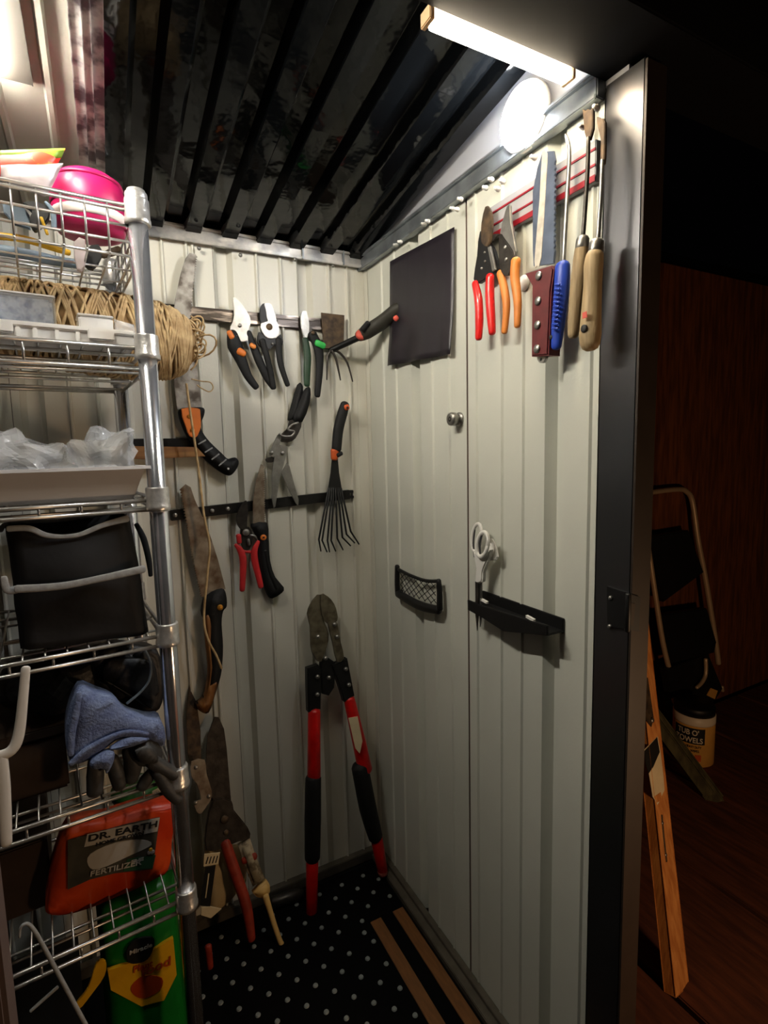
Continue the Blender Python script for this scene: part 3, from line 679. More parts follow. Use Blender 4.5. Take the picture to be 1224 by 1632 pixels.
# --- sixth level: orange fertiliser pouch, green pot, green and yellow bag
bg = thing('fertilizer_pouch', 'orange fertilizer pouch with black lettering and dark label lying on the lowest wire shelf', 'bag')
pl = SP(.07)
out = C5([(330, 300), (520, 250), (700, 190), (830, 168), (852, 185), (845, 330), (820, 480), (760, 520), (640, 580), (480, 650), (320, 695), (235, 690), (225, 640), (260, 480)])
soft_slab('pouch_body', out, pl, .045, 'bag_orange', bg, .008, 4, .002)
pl2 = pl.off(.0035)
slab('label_dark', C5([(330, 330), (640, 245), (780, 218), (745, 470), (560, 490), (440, 520), (330, 570)]), pl2, .002, 'bag_label_dark', bg, 0, .0003)
slab('label_band', C5([(425, 300), (780, 218), (768, 285), (600, 320), (410, 362)]), pl2.off(.0006), .0008, 'bag_label_pale', bg, 0, .0002)
slab('label_cloud', C5([(440, 395), (560, 340), (690, 325), (740, 350), (640, 400), (480, 470), (430, 450)]), pl2.off(.0006), .0008, 'bag_label_pale', bg, 3, .0002)
slab('label_green', C5([(620, 420), (760, 400), (745, 465), (600, 480)]), pl2.off(.0006), .0008, 'bag_label_green', bg, 0, .0002)
tx = pl2.off(.0016)
def ptext(name, s, a, b, hpx, m, parent, plane):
    p, q = plane.at(*a), plane.at(*b); text(name, s, hpx*depth(p)/FPX*1.38, p, q-p, Zv, m, parent, (q-p).length)
(a, b) = C5([(432, 335), (766, 262)]); ptext('lettering', 'DR. EARTH', a, b, 11, 'ink', bg, tx)
(a, b) = C5([(470, 358), (700, 300)]); ptext('lettering', 'HOME GROWN', a, b, 6, 'ink', bg, tx)
(a, b) = C5([(640, 440), (700, 425)]); ptext('lettering', 'BE', a, b, 5, 'bag_label_pale', bg, tx)
(a, b) = C5([(440, 505), (690, 445)]); ptext('lettering', 'FERTILIZER', a, b, 9, 'bag_label_pale', bg, tx)
for q in ((735, 375), (745, 385), (728, 388)): knob('flower_print', C5([q])[0], tx, .003, .0006, 'pack_silver' if q[0] != 735 else 'yellow', bg)
gp = thing('green_pot', 'green plastic jar with a white barcode label behind the orange pouch', 'pot')
cg = at_uz(218, 1300, .175); zq = zs[4]+.003
lathe('pot_body', [(.028, 0), (.034, .004), (.034, .085), (.037, .087), (.037, .1)], Vector((cg.x, cg.y, zq)), (0, 0, 1), 'pot_green', gp, 28)
slab('barcode_label', C5([(742, 90), (780, 70), (800, 125), (750, 165)]), SP(.135), .001, 'paper_label', gp, 0, .0002)
for k in range(4): slab('barcode_bar', C5([(752+k*11, 100-k*5), (756+k*11, 98-k*5), (764+k*10, 140-k*5), (760+k*10, 142-k*5)]), SP(.1345), .0006, 'ink', gp, 0, .0001)
sg = thing('plant_food_bag', 'tall green and yellow plant food bag standing under the lowest wire shelf', 'bag')
pl = SP(.10)
q0, q1 = uz(150, 1420, .1)[0], uz(279, 1420, .1)[0]; ztp_ = zs[4]-.021
pillow('bag_body', [L(q0, .1, ztp_), L(q1, .1, ztp_), L(q1+.006, .1, .003), L(q0, .1, .003)], -V, .05, 'bag_green', sg, .3, 14, 6, .003)
pl3 = SP(.0735)
slab('yellow_panel', C5([(525, 965), (640, 925), (845, 805), (862, 985), (800, 1110), (690, 1140), (540, 1060)]), pl3, .006, 'bag_yellow', sg, 0, .0004)
slab('round_logo', C5([(620, 860), (660, 815), (740, 803), (752, 840), (720, 910), (650, 932), (620, 910)]), pl3.off(.001), .003, 'ink', sg, 4, .0004)
(a, b) = C5([(632, 888), (742, 846)]); ptext('lettering', 'Miracle', a, b, 7, 'bag_label_pale', sg, pl3.off(.002))
(a, b) = C5([(650, 975), (745, 940)]); ptext('lettering', 'Plant', a, b, 11, 'bag_redprint', sg, pl3.off(.0016))
(a, b) = C5([(690, 995), (832, 935)]); ptext('lettering', 'food', a, b, 16, 'bag_redprint', sg, pl3.off(.0016))
slab('flower_print', C5([(640, 1040), (700, 990), (790, 1000), (780, 1060), (700, 1100), (650, 1080)]), pl3.off(.0008), .001, 'bag_redprint', sg, 3, .0002)
yb_ = tag(slab('yellow_tag', C5([(470, 930), (515, 920), (510, 990), (440, 1090), (390, 1150), (370, 1130), (430, 1050)]), SP(.07), .004, 'bag_yellow', None, 3, .0006), 'yellow curved plastic strip beside the green and yellow bag', 'strip')
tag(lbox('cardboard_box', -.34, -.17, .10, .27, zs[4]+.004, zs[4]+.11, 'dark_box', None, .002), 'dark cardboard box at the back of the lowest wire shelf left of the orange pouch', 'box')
ct = thing('shade_crate', 'added black crate darkening the floor under the shelf at lower left', 'crate')  # crate added to darken the space under the lowest shelf
lbox('crate_body', -.37, -.15, .05, .25, .003, .17, 'black_plastic', ct, .004)
lbox('crate_rim', -.375, -.145, .045, .255, .17, .182, 'black_plastic', ct, .003)
dbx = thing('dark_basket', 'dark brown lidded box on the fifth shelf left of the blue glove', 'box')
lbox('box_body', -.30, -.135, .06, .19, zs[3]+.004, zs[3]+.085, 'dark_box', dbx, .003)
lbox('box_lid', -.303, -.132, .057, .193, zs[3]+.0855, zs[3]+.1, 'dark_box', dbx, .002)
gb = thing('bent_wire', 'bent grey wire hoop at the lower left corner of the photo', 'wire')
ptube('wire_loop', C5([(95, 800, 12), (100, 755, 14), (130, 735, 16), (165, 765, 18), (220, 860, 20), (300, 1010, 20), (370, 1140, 20), (440, 1270, 20)]), SP(-.05), 'grey_trim', gb, 1., 5, 10)
ptube('wire_stub', C5([(150, 1160, 16), (280, 1045, 16)]), SP(-.045), 'grey_trim', gb, 1., 4, 10)

# ================================================================== BACK WALL TOOLS
def bar(name, a, b, hpx, d, m, label):
    t = thing(name, label, 'magnetic bar'); p, q = BW(d).at(*a), BW(d).at(*b); h = hpx*.5*depth(p)/FPX
    ax = (q-p)/2; up = Vector((-ax.z, 0, ax.x)).normalized()
    obox('bar_body', (p+q)/2+Vector((0, d/2, 0)), ax, (0, d/2-.0003, 0), up*h, m, t, .001); return t, up, h
b1, up1, h1 = bar('magnetic_bar', (262, 494), (531, 518), 20, .012, 'magnet_scuffed', 'upper magnetic bar with scuffed metal face holding the three pruners')
for q in ((268, 489), (440, 510)): knob('screw', q, BW(.012), .0035, .002, 'steel', b1)
b2, up2, h2 = bar('magnetic_bar', (272, 822), (558, 788), 17, .012, 'magnet_bar', 'lower black magnetic bar holding the shears, small saw and red pruner')
for q in ((279, 821), (338, 814), (363, 811)): knob('screw', q, BW(.012), .0045, .003, 'steel', b2)
for k, s in enumerate((1, -1)):
    e = BW(.012).at(558, 788); obox('end_clip', e+up2*h2*.6*s+Vector((.004, .006, 0)), (.006, 0, 0), (0, .005, 0), up2*h2*.3, 'black_plastic', b2, .0006)

# pruning saw with orange and black handle
t = thing('pruning_saw', 'long pruning saw with orange and black handle hanging behind the twine', 'saw')
pl = BW(.020)
bl = [(205, 122), (232, 128)]+teeth((234, 135), (222, 230), 9, 8, -1)+teeth((222, 230), (205, 420), 14, 7, -1)+[(240, 640), (262, 826), (150, 832), (135, 720), (130, 420), (140, 330), (165, 215), (185, 150)]
slab('blade', C6(bl), pl, .0022, 'old_blade', t, 0, .0003)
slab('handle', C7([(118, 155), (165, 150), (230, 152), (232, 190), (215, 230), (225, 270), (262, 320), (320, 375), (350, 402), (385, 395), (402, 415), (395, 445), (370, 478), (345, 482), (300, 455), (240, 405), (195, 350), (150, 290), (120, 220), (108, 175)]), BW(.030), .020, 'black_rubber', t, 3, .005, None, True)
slab('handle_inlay', C7([(120, 158), (200, 155), (212, 175), (215, 240), (205, 275), (190, 297), (160, 290), (140, 240)]), BW(.0325), .006, 'orange', t, 2, .001)
for q in C7([(158, 195), (173, 262)]): knob('rivet', q, BW(.0325), .0042, .003, 'gold', t)
for a in ([(203, 330, 7), (238, 310, 7)], [(235, 370, 7), (270, 348, 7)], [(268, 405, 7), (303, 378, 7)], [(303, 435, 7), (338, 405, 7)]):
    ptube('grip_line', C7(a), BW(.0300), 'grey_trim', t, .35, 2, 8)
knob('hang_hole', C7([(348, 450)])[0], BW(.0300), .0022, .0008, 'white_plastic', t)

# bypass pruner, orange and black
def pruner(name, label): return thing(name, label, 'pruner', 'pruners on the magnetic bars')
t = pruner('pruner', 'black and orange bypass pruner with wide silver blade on the upper bar')
pl = BW(.022)
slab('blade', C6([(403, 325), (430, 340), (465, 385), (482, 420), (478, 460), (450, 505), (425, 495), (400, 455), (408, 400)]), pl, .004, 'steel', t, 3, .001)
slab('pivot_plate', C6([(400, 440), (440, 430), (462, 480), (470, 520), (420, 520), (390, 480)]), pl.off(.002), .005, 'steel', t, 2, .0008)
knob('pivot_bolt', C6([(433, 452)])[0], pl.off(.002), .004, .003, 'steel', t); knob('screw', C6([(416, 500)])[0], pl.off(.006), .0025, .002, 'steel', t)
ptube('handle', C6([(398, 485, 44), (412, 545, 72), (440, 610, 52), (470, 680, 40), (508, 732, 30)]), pl.off(.002), 'black_rubber', t, .6, 5)
ptube('handle', C6([(474, 480, 20), (492, 540, 34), (520, 610, 40), (555, 685, 36), (586, 734, 26)]), pl.off(-.002), 'black_rubber', t, .6, 5)
ptube('orange_inlay', C6([(385, 482, 26), (398, 505, 26)]), pl.off(.009), 'orange', t, .5, 2); ptube('orange_inlay', C6([(430, 568, 34), (452, 580, 30)]), pl.off(.010), 'orange', t, .5, 2)
ptube('orange_inlay', C6([(484, 540, 22), (500, 550, 22)]), pl.off(.006), 'tan_handle', t, .5, 2)
ptube('lower_jaw', C6([(478, 478, 12), (468, 500, 14), (455, 515, 16)]), pl.off(-.003), 'steel_dark', t, .5, 4)

t = pruner('pruner', 'slim all black pruner with silver pivot plate, second on the upper bar')
slab('lower_jaw', C6([(530, 362), (545, 350), (556, 365), (562, 440), (532, 448), (524, 400)]), pl, .004, 'black_plastic', t, 2, .0008)
slab('blade', C6([(545, 352), (570, 352), (585, 375), (600, 435), (565, 442), (552, 380)]), pl.off(.002), .004, 'steel', t, 2, .0008)
slab('pivot_plate', C6([(530, 442), (600, 432), (612, 478), (598, 505), (560, 508), (536, 480)]), pl.off(.005), .005, 'steel', t, 2, .001)
knob('pivot_bolt', C6([(567, 458)])[0], pl.off(.005), .0068, .003, 'rust', t); knob('spring_pin', C6([(582, 535)])[0], pl.off(.004), .0025, .002, 'steel', t)
slab('body', C6([(522, 480), (545, 495), (560, 510), (600, 508), (620, 490), (632, 525), (618, 550), (590, 540), (570, 560), (535, 550), (516, 525)]), pl.off(.002), .010, 'black_plastic', t, 2, .002)
ptube('handle', C6([(535, 520, 30), (552, 580, 30), (570, 650, 28), (585, 735, 28)]), pl.off(.002), 'black_rubber', t, .7, 5)
ptube('handle', C6([(610, 515, 30), (612, 580, 30), (622, 640, 28), (650, 722, 24)]), pl.off(.002), 'black_rubber', t, .7, 5)

t = pruner('pruner', 'dark green handled pruner with narrow silver blade, third on the upper bar')
slab('blade', C6([(720, 385), (738, 392), (748, 440), (746, 490), (730, 512), (712, 460), (710, 410)]), pl, .004, 'steel', t, 3, .001)
slab('lower_jaw', C6([(740, 420), (760, 470), (780, 500), (760, 525), (735, 500)]), pl.off(-.002), .004, 'steel_dark', t, 2, .0008)
ptube('handle', C6([(762, 490, 44), (790, 560, 46), (795, 650, 34), (785, 770, 28)]), pl.off(.003), 'black_rubber', t, .6, 5)
ptube('handle', C6([(730, 515, 30), (740, 590, 36), (738, 660, 34), (738, 722, 28)]), pl.off(.0), 'green_dark', t, .6, 5)
ptube('green_lock', C6([(782, 530, 30), (814, 545, 30)]), pl.off(.012), 'green_bright', t, .5, 2); knob('pivot_bolt', C6([(765, 485)])[0], pl.off(.012), .004, .002, 'rust', t)

# hand hoe and cultivator, handle pointing out into the shed
t = thing('hand_cultivator', 'double headed hand hoe and cultivator with black and pink grip jutting out near the corner', 'hoe')
slab('hoe_blade', C6([(803, 393), (908, 405), (905, 540), (860, 556), (815, 556), (808, 470)]), BW(.018), .003, 'rust', t, 0, .0005)
ds = [.0, .02, .05]
ptube('shaft', C6([(845, 565, 26), (900, 540, 28), (985, 500, 30)]), BW(.024), 'black_plastic', t, 1., 4, 12, None, [0, .022, .062])
ptube('grip', C6([(972, 502, 46), (1010, 480, 66), (1080, 436, 66), (1140, 385, 62), (1160, 372, 50)]), BW(.024), 'grip_olive', t, .85, 5, 14, None, [.055, .07, .10, .13, .14])
ptube('grip_collar', C6([(978, 498, 46), (984, 494, 52)]), BW(.024), 'salmon', t, .9, 2, 14, None, [.058, .064])
ptube('thumb_rest', C6([(990, 470, 26), (1015, 440, 24)]), BW(.024), 'black_rubber', t, .8, 3, 10, None, [.08, .09])
ptube('hang_hole', C6([(1138, 422, 26), (1146, 416, 24)]), BW(.024), 'salmon', t, .6, 2, 12, None, [.150, .152])
ptube('tine', C6([(845, 565, 12), (832, 590, 12), (829, 640, 10), (828, 698, 6)]), BW(.028), 'steel_dark', t, 1., 4, 8)
ptube('tine', C6([(850, 565, 12), (868, 600, 12), (880, 650, 10), (890, 700, 6)]), BW(.034), 'steel_dark', t, 1., 4, 8)
ptube('tine', C6([(852, 562, 12), (885, 575, 12), (920, 620, 10), (945, 706, 6)]), BW(.028), 'steel_dark', t, 1., 4, 8)

# grass shears
t = thing('grass_shears', 'steel grass shears with black handles up and two long blades down', 'shears')
pl = BW(.026)
slab('handle', C7([(692, 38), (710, 36), (716, 75), (690, 190), (672, 212), (645, 212), (662, 140)]), pl.off(-.003), .012, 'black_rubber', t, 2, .004, None, True)
slab('handle', C7([(735, 52), (752, 58), (748, 130), (712, 222), (668, 212), (690, 150), (712, 90)]), pl.off(.004), .012, 'black_rubber', t, 2, .004, None, True)
slab('handle_frame', C7([(650, 212), (708, 218), (690, 280), (660, 316), (612, 320), (600, 292), (640, 250)]), pl.off(-.002), .005, 'steel_dark', t, 2, .001)
ptube('spring_wire', C7([(690, 225, 10), (660, 235, 10), (640, 260, 10), (670, 268, 10), (655, 290, 10), (615, 290, 10), (598, 280, 12)]), pl.off(.008), 'steel', t, 1., 4, 8)
slab('lever', C7([(590, 285), (608, 280), (600, 330), (580, 385), (560, 390), (548, 372), (562, 345)]), pl.off(.002), .004, 'steel', t, 2, .0008)
slab('blade', C7([(590, 330), (635, 340), (632, 380), (600, 500), (578, 635), (570, 642), (560, 590), (562, 470), (574, 390)]), pl, .003, 'steel', t, 0, .0006)
slab('blade', C7([(606, 470), (636, 420), (648, 440), (668, 515), (692, 600), (690, 634), (676, 615), (640, 545)]), pl.off(-.004), .003, 'steel', t, 0, .0006)
slab('pivot_arm', C7([(530, 402), (560, 392), (580, 400), (575, 415), (540, 420)]), pl.off(-.004), .003, 'steel_dark', t, 2, .0006)
for q in C7([(560, 372), (614, 374)]): knob('rivet', q, pl.off(.002), .004, .003, 'steel', t)

# small hand rake
t = thing('hand_rake', 'small black fan hand rake with orange collar hanging right of the shears', 'rake')
pl = BW(.03)
ptube('handle', C7([(918, 135, 44), (905, 180, 52), (885, 260, 52), (876, 355, 50)]), pl, 'black_rubber', t, .75, 5, 14)
ptube('hang_ring', C7([(925, 145, 28), (928, 156, 28)]), pl.off(.011), 'orange_dark', t, .5, 2, 14); knob('hang_hole', C7([(930, 152)])[0], pl.off(.016), .0026, .0008, 'ink', t)
ptube('collar', C7([(868, 362, 44), (866, 400, 36)]), pl, 'orange_dark', t, .75, 3, 14); ptube('collar_tab', C7([(882, 385, 22), (900, 374, 22)]), pl.off(.006), 'black_rubber', t, .7, 3, 10)
slab('neck', C7([(856, 402), (884, 402), (890, 470), (905, 560), (835, 560), (850, 470)]), pl.off(-.004), .004, 'black_plastic', t, 0, .001)
for x0, xm, ym, x1, y1 in ((838, 790, 795, 800, 852), (846, 806, 800, 830, 856), (855, 832, 800, 842, 856), (863, 850, 800, 872, 852), (872, 880, 790, 908, 846), (882, 905, 785, 945, 826), (890, 925, 770, 965, 812), (898, 945, 755, 986, 818)):
    ptube('tine', C7([(x0, 545, 11), (xm, ym, 10), (x1, y1, 7)]), pl, 'black_plastic', t, .7, 1, 8, None, [-.004, .004, .010])

# big folding saw with wooden handle
t = thing('folding_saw', 'large pruning saw with rusty toothed blade and curved wood and black handle, lower left', 'saw')
pl = BW(.022)
bl = [(140, 525), (165, 540), (185, 600), (225, 690), (265, 790), (300, 900), (335, 1035), (250, 1080)]+teeth((222, 1075), (185, 920), 14, 9, -1)+teeth((183, 915), (150, 720), 16, 9, -1)+teeth((150, 715), (118, 545), 12, 10, -1)
slab('blade', C7(bl), pl, .0022, 'rust_blade', t, 0, .0003)
slab('handle', C8([(245, 155), (320, 120), (340, 150), (343, 205), (325, 230), (318, 290), (325, 400), (320, 500), (310, 560), (285, 640), (255, 725), (215, 720), (192, 690), (225, 660), (245, 600), (255, 500), (245, 400), (240, 300), (220, 235)]), BW(.032), .020, 'black_rubber', t, 3, .004, None, True)
slab('wood_grip', C8([(232, 250), (258, 240), (272, 300), (268, 400), (278, 500), (268, 580), (300, 560), (285, 630), (252, 722), (216, 716), (195, 688), (230, 655), (248, 580), (252, 500), (242, 400), (232, 300)]), BW(.0335), .018, 'wood_saw', t, 2, .003, None, True)
knob('pivot_bolt', C8([(308, 208)])[0], BW(.032), .0062, .003, 'gold', t)

# small folding saw and red pruner on the lower bar
t = thing('folding_saw', 'small folding saw with black handle and orange pivot beside the red pruner', 'saw')
pl = BW(.020)
slab('blade', C7([(508, 428), (518, 432)]+teeth((520, 440), (524, 715), 26, 7, -1)+[(526, 730), (470, 730), (468, 620), (485, 500)]), pl, .002, 'rust_blade', t, 0, .0003)
slab('handle', C7([(468, 722), (540, 714), (546, 790), (555, 900), (580, 980), (622, 1030), (612, 1058), (566, 1085), (545, 1070), (520, 1000), (502, 900), (497, 800), (478, 760)]), BW(.028), .016, 'black_rubber', t, 2, .004, None, True)
ptube('grip_slot', C7([(530, 850, 14), (550, 950, 14), (585, 1035, 14)]), BW(.0278), 'black_plastic', t, .4, 4, 10)
knob('pivot_bolt', C7([(519, 785)])[0], BW(.028), .0065, .003, 'orange', t); knob('pivot_hole', C7([(521, 785)])[0], BW(.0308), .0022, .0008, 'ink', t)
t = pruner('pruner', 'red handled pruner with dark blade on the lower bar')
pl = BW(.024)
slab('blade', C7([(436, 604), (446, 640), (442, 700), (436, 750), (405, 742), (388, 705), (395, 660), (415, 625)]), pl, .004, 'steel_dark', t, 2, .001)
slab('body', C7([(410, 740), (450, 735), (470, 780), (455, 840), (430, 850), (410, 810)]), pl.off(-.002), .006, 'steel_dark', t, 2, .001)
knob('pivot_bolt', C7([(435, 760)])[0], pl.off(.001), .0075, .003, 'steel', t); ptube('spring', C7([(446, 795, 14), (450, 820, 14)]), pl.off(.003), 'steel', t, .8, 2)
ptube('handle', C7([(385, 820, 18), (405, 845, 30), (420, 890, 36), (420, 960, 32), (416, 1042, 26)]), pl, 'red_handle', t, .7, 5)
ptube('handle', C7([(495, 805, 18), (476, 850, 32), (478, 900, 34), (492, 960, 32), (508, 1026, 26)]), pl, 'red_handle', t, .7, 5)
ptube('lock_lever', C7([(398, 775, 26), (402, 810, 24)]), pl.off(.002), 'red_handle', t, .7, 3); ptube('crossbar', C7([(420, 852, 16), (475, 858, 16)]), pl.off(-.004), 'red_handle', t, .7, 2)
ptube('handle_root', C7([(495, 805, 14), (478, 780, 14), (455, 775, 14)]), pl.off(-.003), 'steel', t, .7, 3)

# loppers leaning in the corner
t = thing('loppers', 'long ratchet loppers with red and black handles leaning in the corner', 'loppers')
pa, pb_ = Vector((0, -.04, .70)), Vector((0, -.092, .0)); dv = pa-pb_
LP = Pl(pa, (0, -dv.z, dv.y))
slab('hook_jaw', C8([(770, 165), (800, 147), (806, 250), (832, 310), (838, 370), (802, 475), (770, 450), (752, 400), (748, 300), (735, 240), (750, 195)]), LP, .006, 'lopper_steel', t, 2, .001)
slab('cutting_blade', C8([(800, 147), (835, 155), (865, 190), (880, 235), (880, 275), (835, 290), (806, 245)]), LP.off(.006), .006, 'lopper_steel', t, 2, .001)
slab('ratchet_link', C8([(836, 285), (860, 270), (882, 290), (898, 380), (914, 455), (880, 475), (858, 380)]), LP.off(.010), .006, 'lopper_steel', t, 2, .001)
slab('jaw_bracket', C8([(735, 508), (790, 490), (802, 520), (800, 705), (740, 722), (736, 600)]), LP.off(.006), .018, 'black_plastic', t, 0, .002)
slab('jaw_bracket', C8([(858, 492), (930, 458), (965, 640), (916, 672), (880, 560)]), LP.off(.008), .018, 'black_plastic', t, 0, .002)
slab('centre_plate', C8([(798, 480), (830, 450), (875, 480), (866, 600), (840, 640), (806, 630)]), LP.off(.002), .010, 'black_plastic', t, 0, .002)
for q in C8([(785, 350), (822, 455), (865, 290), (878, 350), (782, 545), (838, 550), (782, 632), (920, 508), (935, 585)]): knob('bolt', q, LP.off(.011), .0048, .006, 'steel', t)
ptube('handle_tube', C8([(767, 715, 60), (766, 1045, 66)]), LP, 'red_paint', t, 1., 2, 16)
ptube('handle_tube', C8([(938, 655, 54), (985, 860, 66), (1015, 1000, 72)]), LP, 'red_paint', t, 1., 2, 16)
ptube('grip', C9([(678, 108, 68), (676, 280, 72), (674, 455, 66)]), LP, 'black_rubber', t, 1., 3, 16)
ptube('grip', C9([(880, 60, 74), (915, 240, 76), (948, 365, 62)]), LP, 'black_rubber', t, 1., 3, 16)
ptube('handle_end', C9([(674, 440, 54), (671, 690, 48)]), LP, 'red_paint', t, 1., 2, 16)
ptube('handle_end', C9([(948, 345, 54), (978, 510, 44)]), LP, 'red_paint', t, 1., 2, 16)
ptube('end_cap', C9([(671, 684, 48), (671, 700, 46)]), LP, 'pink_foot', t, 1., 2, 16); ptube('end_cap', C9([(976, 506, 44), (981, 520, 42)]), LP, 'pink_foot', t, 1., 2, 16)
slab('paper_label', C8([(935, 748), (980, 740), (1003, 860), (990, 922), (968, 895)]), LP.off(.0245), .001, 'paper_label', t, 0, .0002)

# hedge shears leaning, blades up
t = thing('hedge_shears', 'old hedge shears leaning blades up beside the shelf post', 'shears')
pa, pb_ = Vector((0, -.03, .45)), Vector((0, -.13, .0)); dv = pa-pb_; HP = Pl(pa, (0, -dv.z, dv.y))
slab('blade', C17([(290, 222), (315, 225), (345, 290), (360, 400), (385, 700), (390, 740), (290, 720), (262, 640), (240, 480), (250, 330)]), HP, .003, 'steel_dark', t, 0, .0006)
slab('blade', C17([(150, 25), (165, 90), (190, 140), (212, 300), (215, 450), (245, 570), (285, 690), (240, 720), (170, 560), (140, 430), (132, 240), (138, 120)]), HP.off(-.004), .003, 'rust', t, 0, .0006)
slab('tang', C17([(285, 690), (388, 700), (400, 750), (480, 850), (492, 910), (425, 930), (330, 970), (242, 980), (242, 850)]), HP.off(.004), .008, 'steel_dark', t, 2, .002)
knob('pivot_bolt', C17([(347, 800)])[0], HP.off(.004), .0085, .005, 'rust', t); knob('bolt', C17([(355, 875)])[0], HP.off(.004), .0055, .003, 'rust', t)
ptube('handle', C17([(350, 930, 60), (400, 1080, 62), (470, 1290, 60), (500, 1480, 44)]), HP, 'shear_red', t, .8, 4, 14)
slab('bark_grip', C17([(432, 965), (495, 915), (525, 1010), (580, 1145), (512, 1190), (470, 1080)]), HP.off(.010), .022, 'birch', t, 0, .006, None, True)
ptube('grip_ring', C17([(455, 1035, 40), (520, 1010, 40)]), HP.off(.004), 'shear_red', t, .6, 2, 10)
slab('handle_cap', C17([(510, 1225), (590, 1155), (608, 1215), (570, 1255)]), HP.off(.006), .016, 'shear_tan', t, 2, .004, None, True)
ptube('hook_rod', C17([(580, 1235, 36), (605, 1320, 30), (640, 1430, 28), (672, 1510, 28), (712, 1526, 26)]), HP.off(.006), 'shear_tan', t, .9, 5, 12, None, [0, 0, .0, .0, .0])
# perforated bracket hanging by the post
t = thing('perforated_bracket', 'worn metal bracket with holes behind the shelf post by the hedge shears', 'bracket')
slab('bracket_plate', C17([(160, 475), (235, 465), (245, 540), (275, 640), (270, 690), (245, 730), (215, 770), (190, 760), (175, 700), (215, 690), (190, 600), (160, 560)]), HP.off(.03), .003, 'rust_blade', t, 2, .0006)
for q in C17([(185, 508), (183, 708), (258, 672)]): knob('hole_rim', q, HP.off(.03), .0038, .002, 'steel', t)
# paper sack behind the hedge shears
t = thing('paper_sack', 'tan paper sack with black label behind the hedge shears on the floor', 'sack')
pl = BW(.05)
pillow('sack_body', [pl.at(325, 1345), pl.at(395, 1345), pl.at(392, 1405), pl.at(330, 1470)], -Y, .05, 'paper_tan', t, .4, 10, 2, .004)
slab('header_band', C17([(232, 1000), (322, 990), (312, 1055), (228, 1070)]), BW(.085), .002, 'paper_label', t, 0, .0003)
for k in range(4): slab('stripe', C17([(240+k*18, 1055-k*2), (252+k*18, 1015-k*2), (258+k*18, 1015-k*2), (246+k*18, 1055-k*2)]), BW(.0858), .001, 'ink', t, 0, .0002)
slab('label_panel', C17([(240, 1075), (298, 1062), (266, 1298), (212, 1290)]), BW(.086), .002, 'ink', t, 0, .0003)
ptube('label_line', C17([(258, 1110, 8), (240, 1245, 8)]), BW(.0865), 'paper_label', t, .3, 2, 6)
slab('sack_foot', C17([(215, 1300), (270, 1298), (330, 1310), (270, 1362), (215, 1345)]), BW(.088), .003, 'paper_label', t, 0, .0004)
# steel canister lying on the floor by the wall
cc = GZ(.016).at(452, 1424)
t = thing('steel_canister', 'small dark metal cylinder lying on the floor against the back wall', 'canister')
lathe('body', [(.010, -.035), (.0135, -.03), (.0135, .03), (.009, .034), (.009, .042)], Vector((cc.x, -.045, .0155)), (1, -.12, 0), 'steel_dark', t, 20)
tag(ptube('red_stick', C9([(222, 838, 30), (232, 930, 26)]), BW(.16), 'shear_red'), 'stub of a red stick standing on the floor behind the shelf post', 'stick')

# ================================================================== RIGHT WALL
ms = thing('magnetic_sheet', 'black square magnetic sheet on the right wall near the corner', 'sheet')
bm = bmesh.new(); n = 18; q4 = [RW(.0065).at(*q) for q in C10([(170, 325), (455, 172), (452, 735), (172, 788)])]; G = []
for j in range(n+1):
    row = []
    for i in range(n+1):
        a, b = i/n, j/n; p = (q4[0]*(1-a)+q4[1]*a)*(1-b)+(q4[3]*(1-a)+q4[2]*a)*b
        row.append(bm.verts.new(p-X*(.0045*max(0, b-.62)/.38*(1+math.sin(a*13+.6))+.0008*noise.noise(p*30))))
    G.append(row)
for j in range(n):
    for i in range(n): bm.faces.new((G[j][i], G[j+1][i], G[j+1][i+1], G[j][i+1]))
bmesh.ops.recalc_face_normals(bm, faces=bm.faces); bmesh.ops.solidify(bm, geom=list(bm.faces), thickness=.0012)
add('sheet', bm, 'magnet_sheet', ms, True)
# tool strip
ts = thing('tool_strip', 'grey tool holder strip with red lines below the rail on the right wall', 'strip')
za, zb_ = RW(.010).at(848, 345).z, RW(.010).at(848, 287).z; y0_, y1_ = -.665, RW(.01).at(770, 350).y
box('strip_body', (-.010, y0_, za), (-.0008, y1_, zb_), 'strip_grey', ts, .001)
hz = zb_-za
for f0, f1 in ((.0, .16), (.36, .42), (.74, .80)): box('red_line', (-.0112, y0_, za+hz*f0), (-.0095, y1_, za+hz*f1), 'strip_red', ts, .0003)
def rt(name, label, cat): return thing(name, label, cat)
pl = RW(.026)
t = rt('pruner', 'red handled snips, leftmost of the tools on the right wall strip', 'pruner')
slab('blade', C11([(262, 645), (285, 655), (300, 710), (297, 800), (278, 872), (240, 850), (240, 740)]), pl, .004, 'rust', t, 2, .001)
slab('body', C11([(232, 785), (285, 855), (310, 900), (330, 1000), (285, 1040), (225, 1085), (195, 1062), (215, 930)]), pl.off(-.002), .007, 'black_plastic', t, 2, .001)
slab('catch_bar', C11([(276, 880), (292, 872), (322, 1005), (302, 1015)]), pl.off(.002), .003, 'steel', t, 0, .0006)
for q in C11([(265, 960), (245, 1000), (262, 910)]): knob('rivet', q, pl.off(-.002), .002, .002, 'steel', t)
slab('lower_jaw', C11([(296, 810), (335, 800), (330, 815), (300, 850)]), pl.off(-.004), .004, 'steel_dark', t, 2, .0006)
ptube('handle', C11([(205, 1085, 44), (225, 1180, 56), (230, 1300, 56), (226, 1400, 46)]), pl, 'red_vinyl', t, .8, 5)
ptube('handle', C11([(292, 1045, 56), (290, 1150, 62), (297, 1270, 58), (304, 1370, 46)]), pl, 'red_vinyl', t, .8, 5)
t = rt('pruner', 'orange handled pruner with silver blade, second of the tools on the right wall', 'pruner')
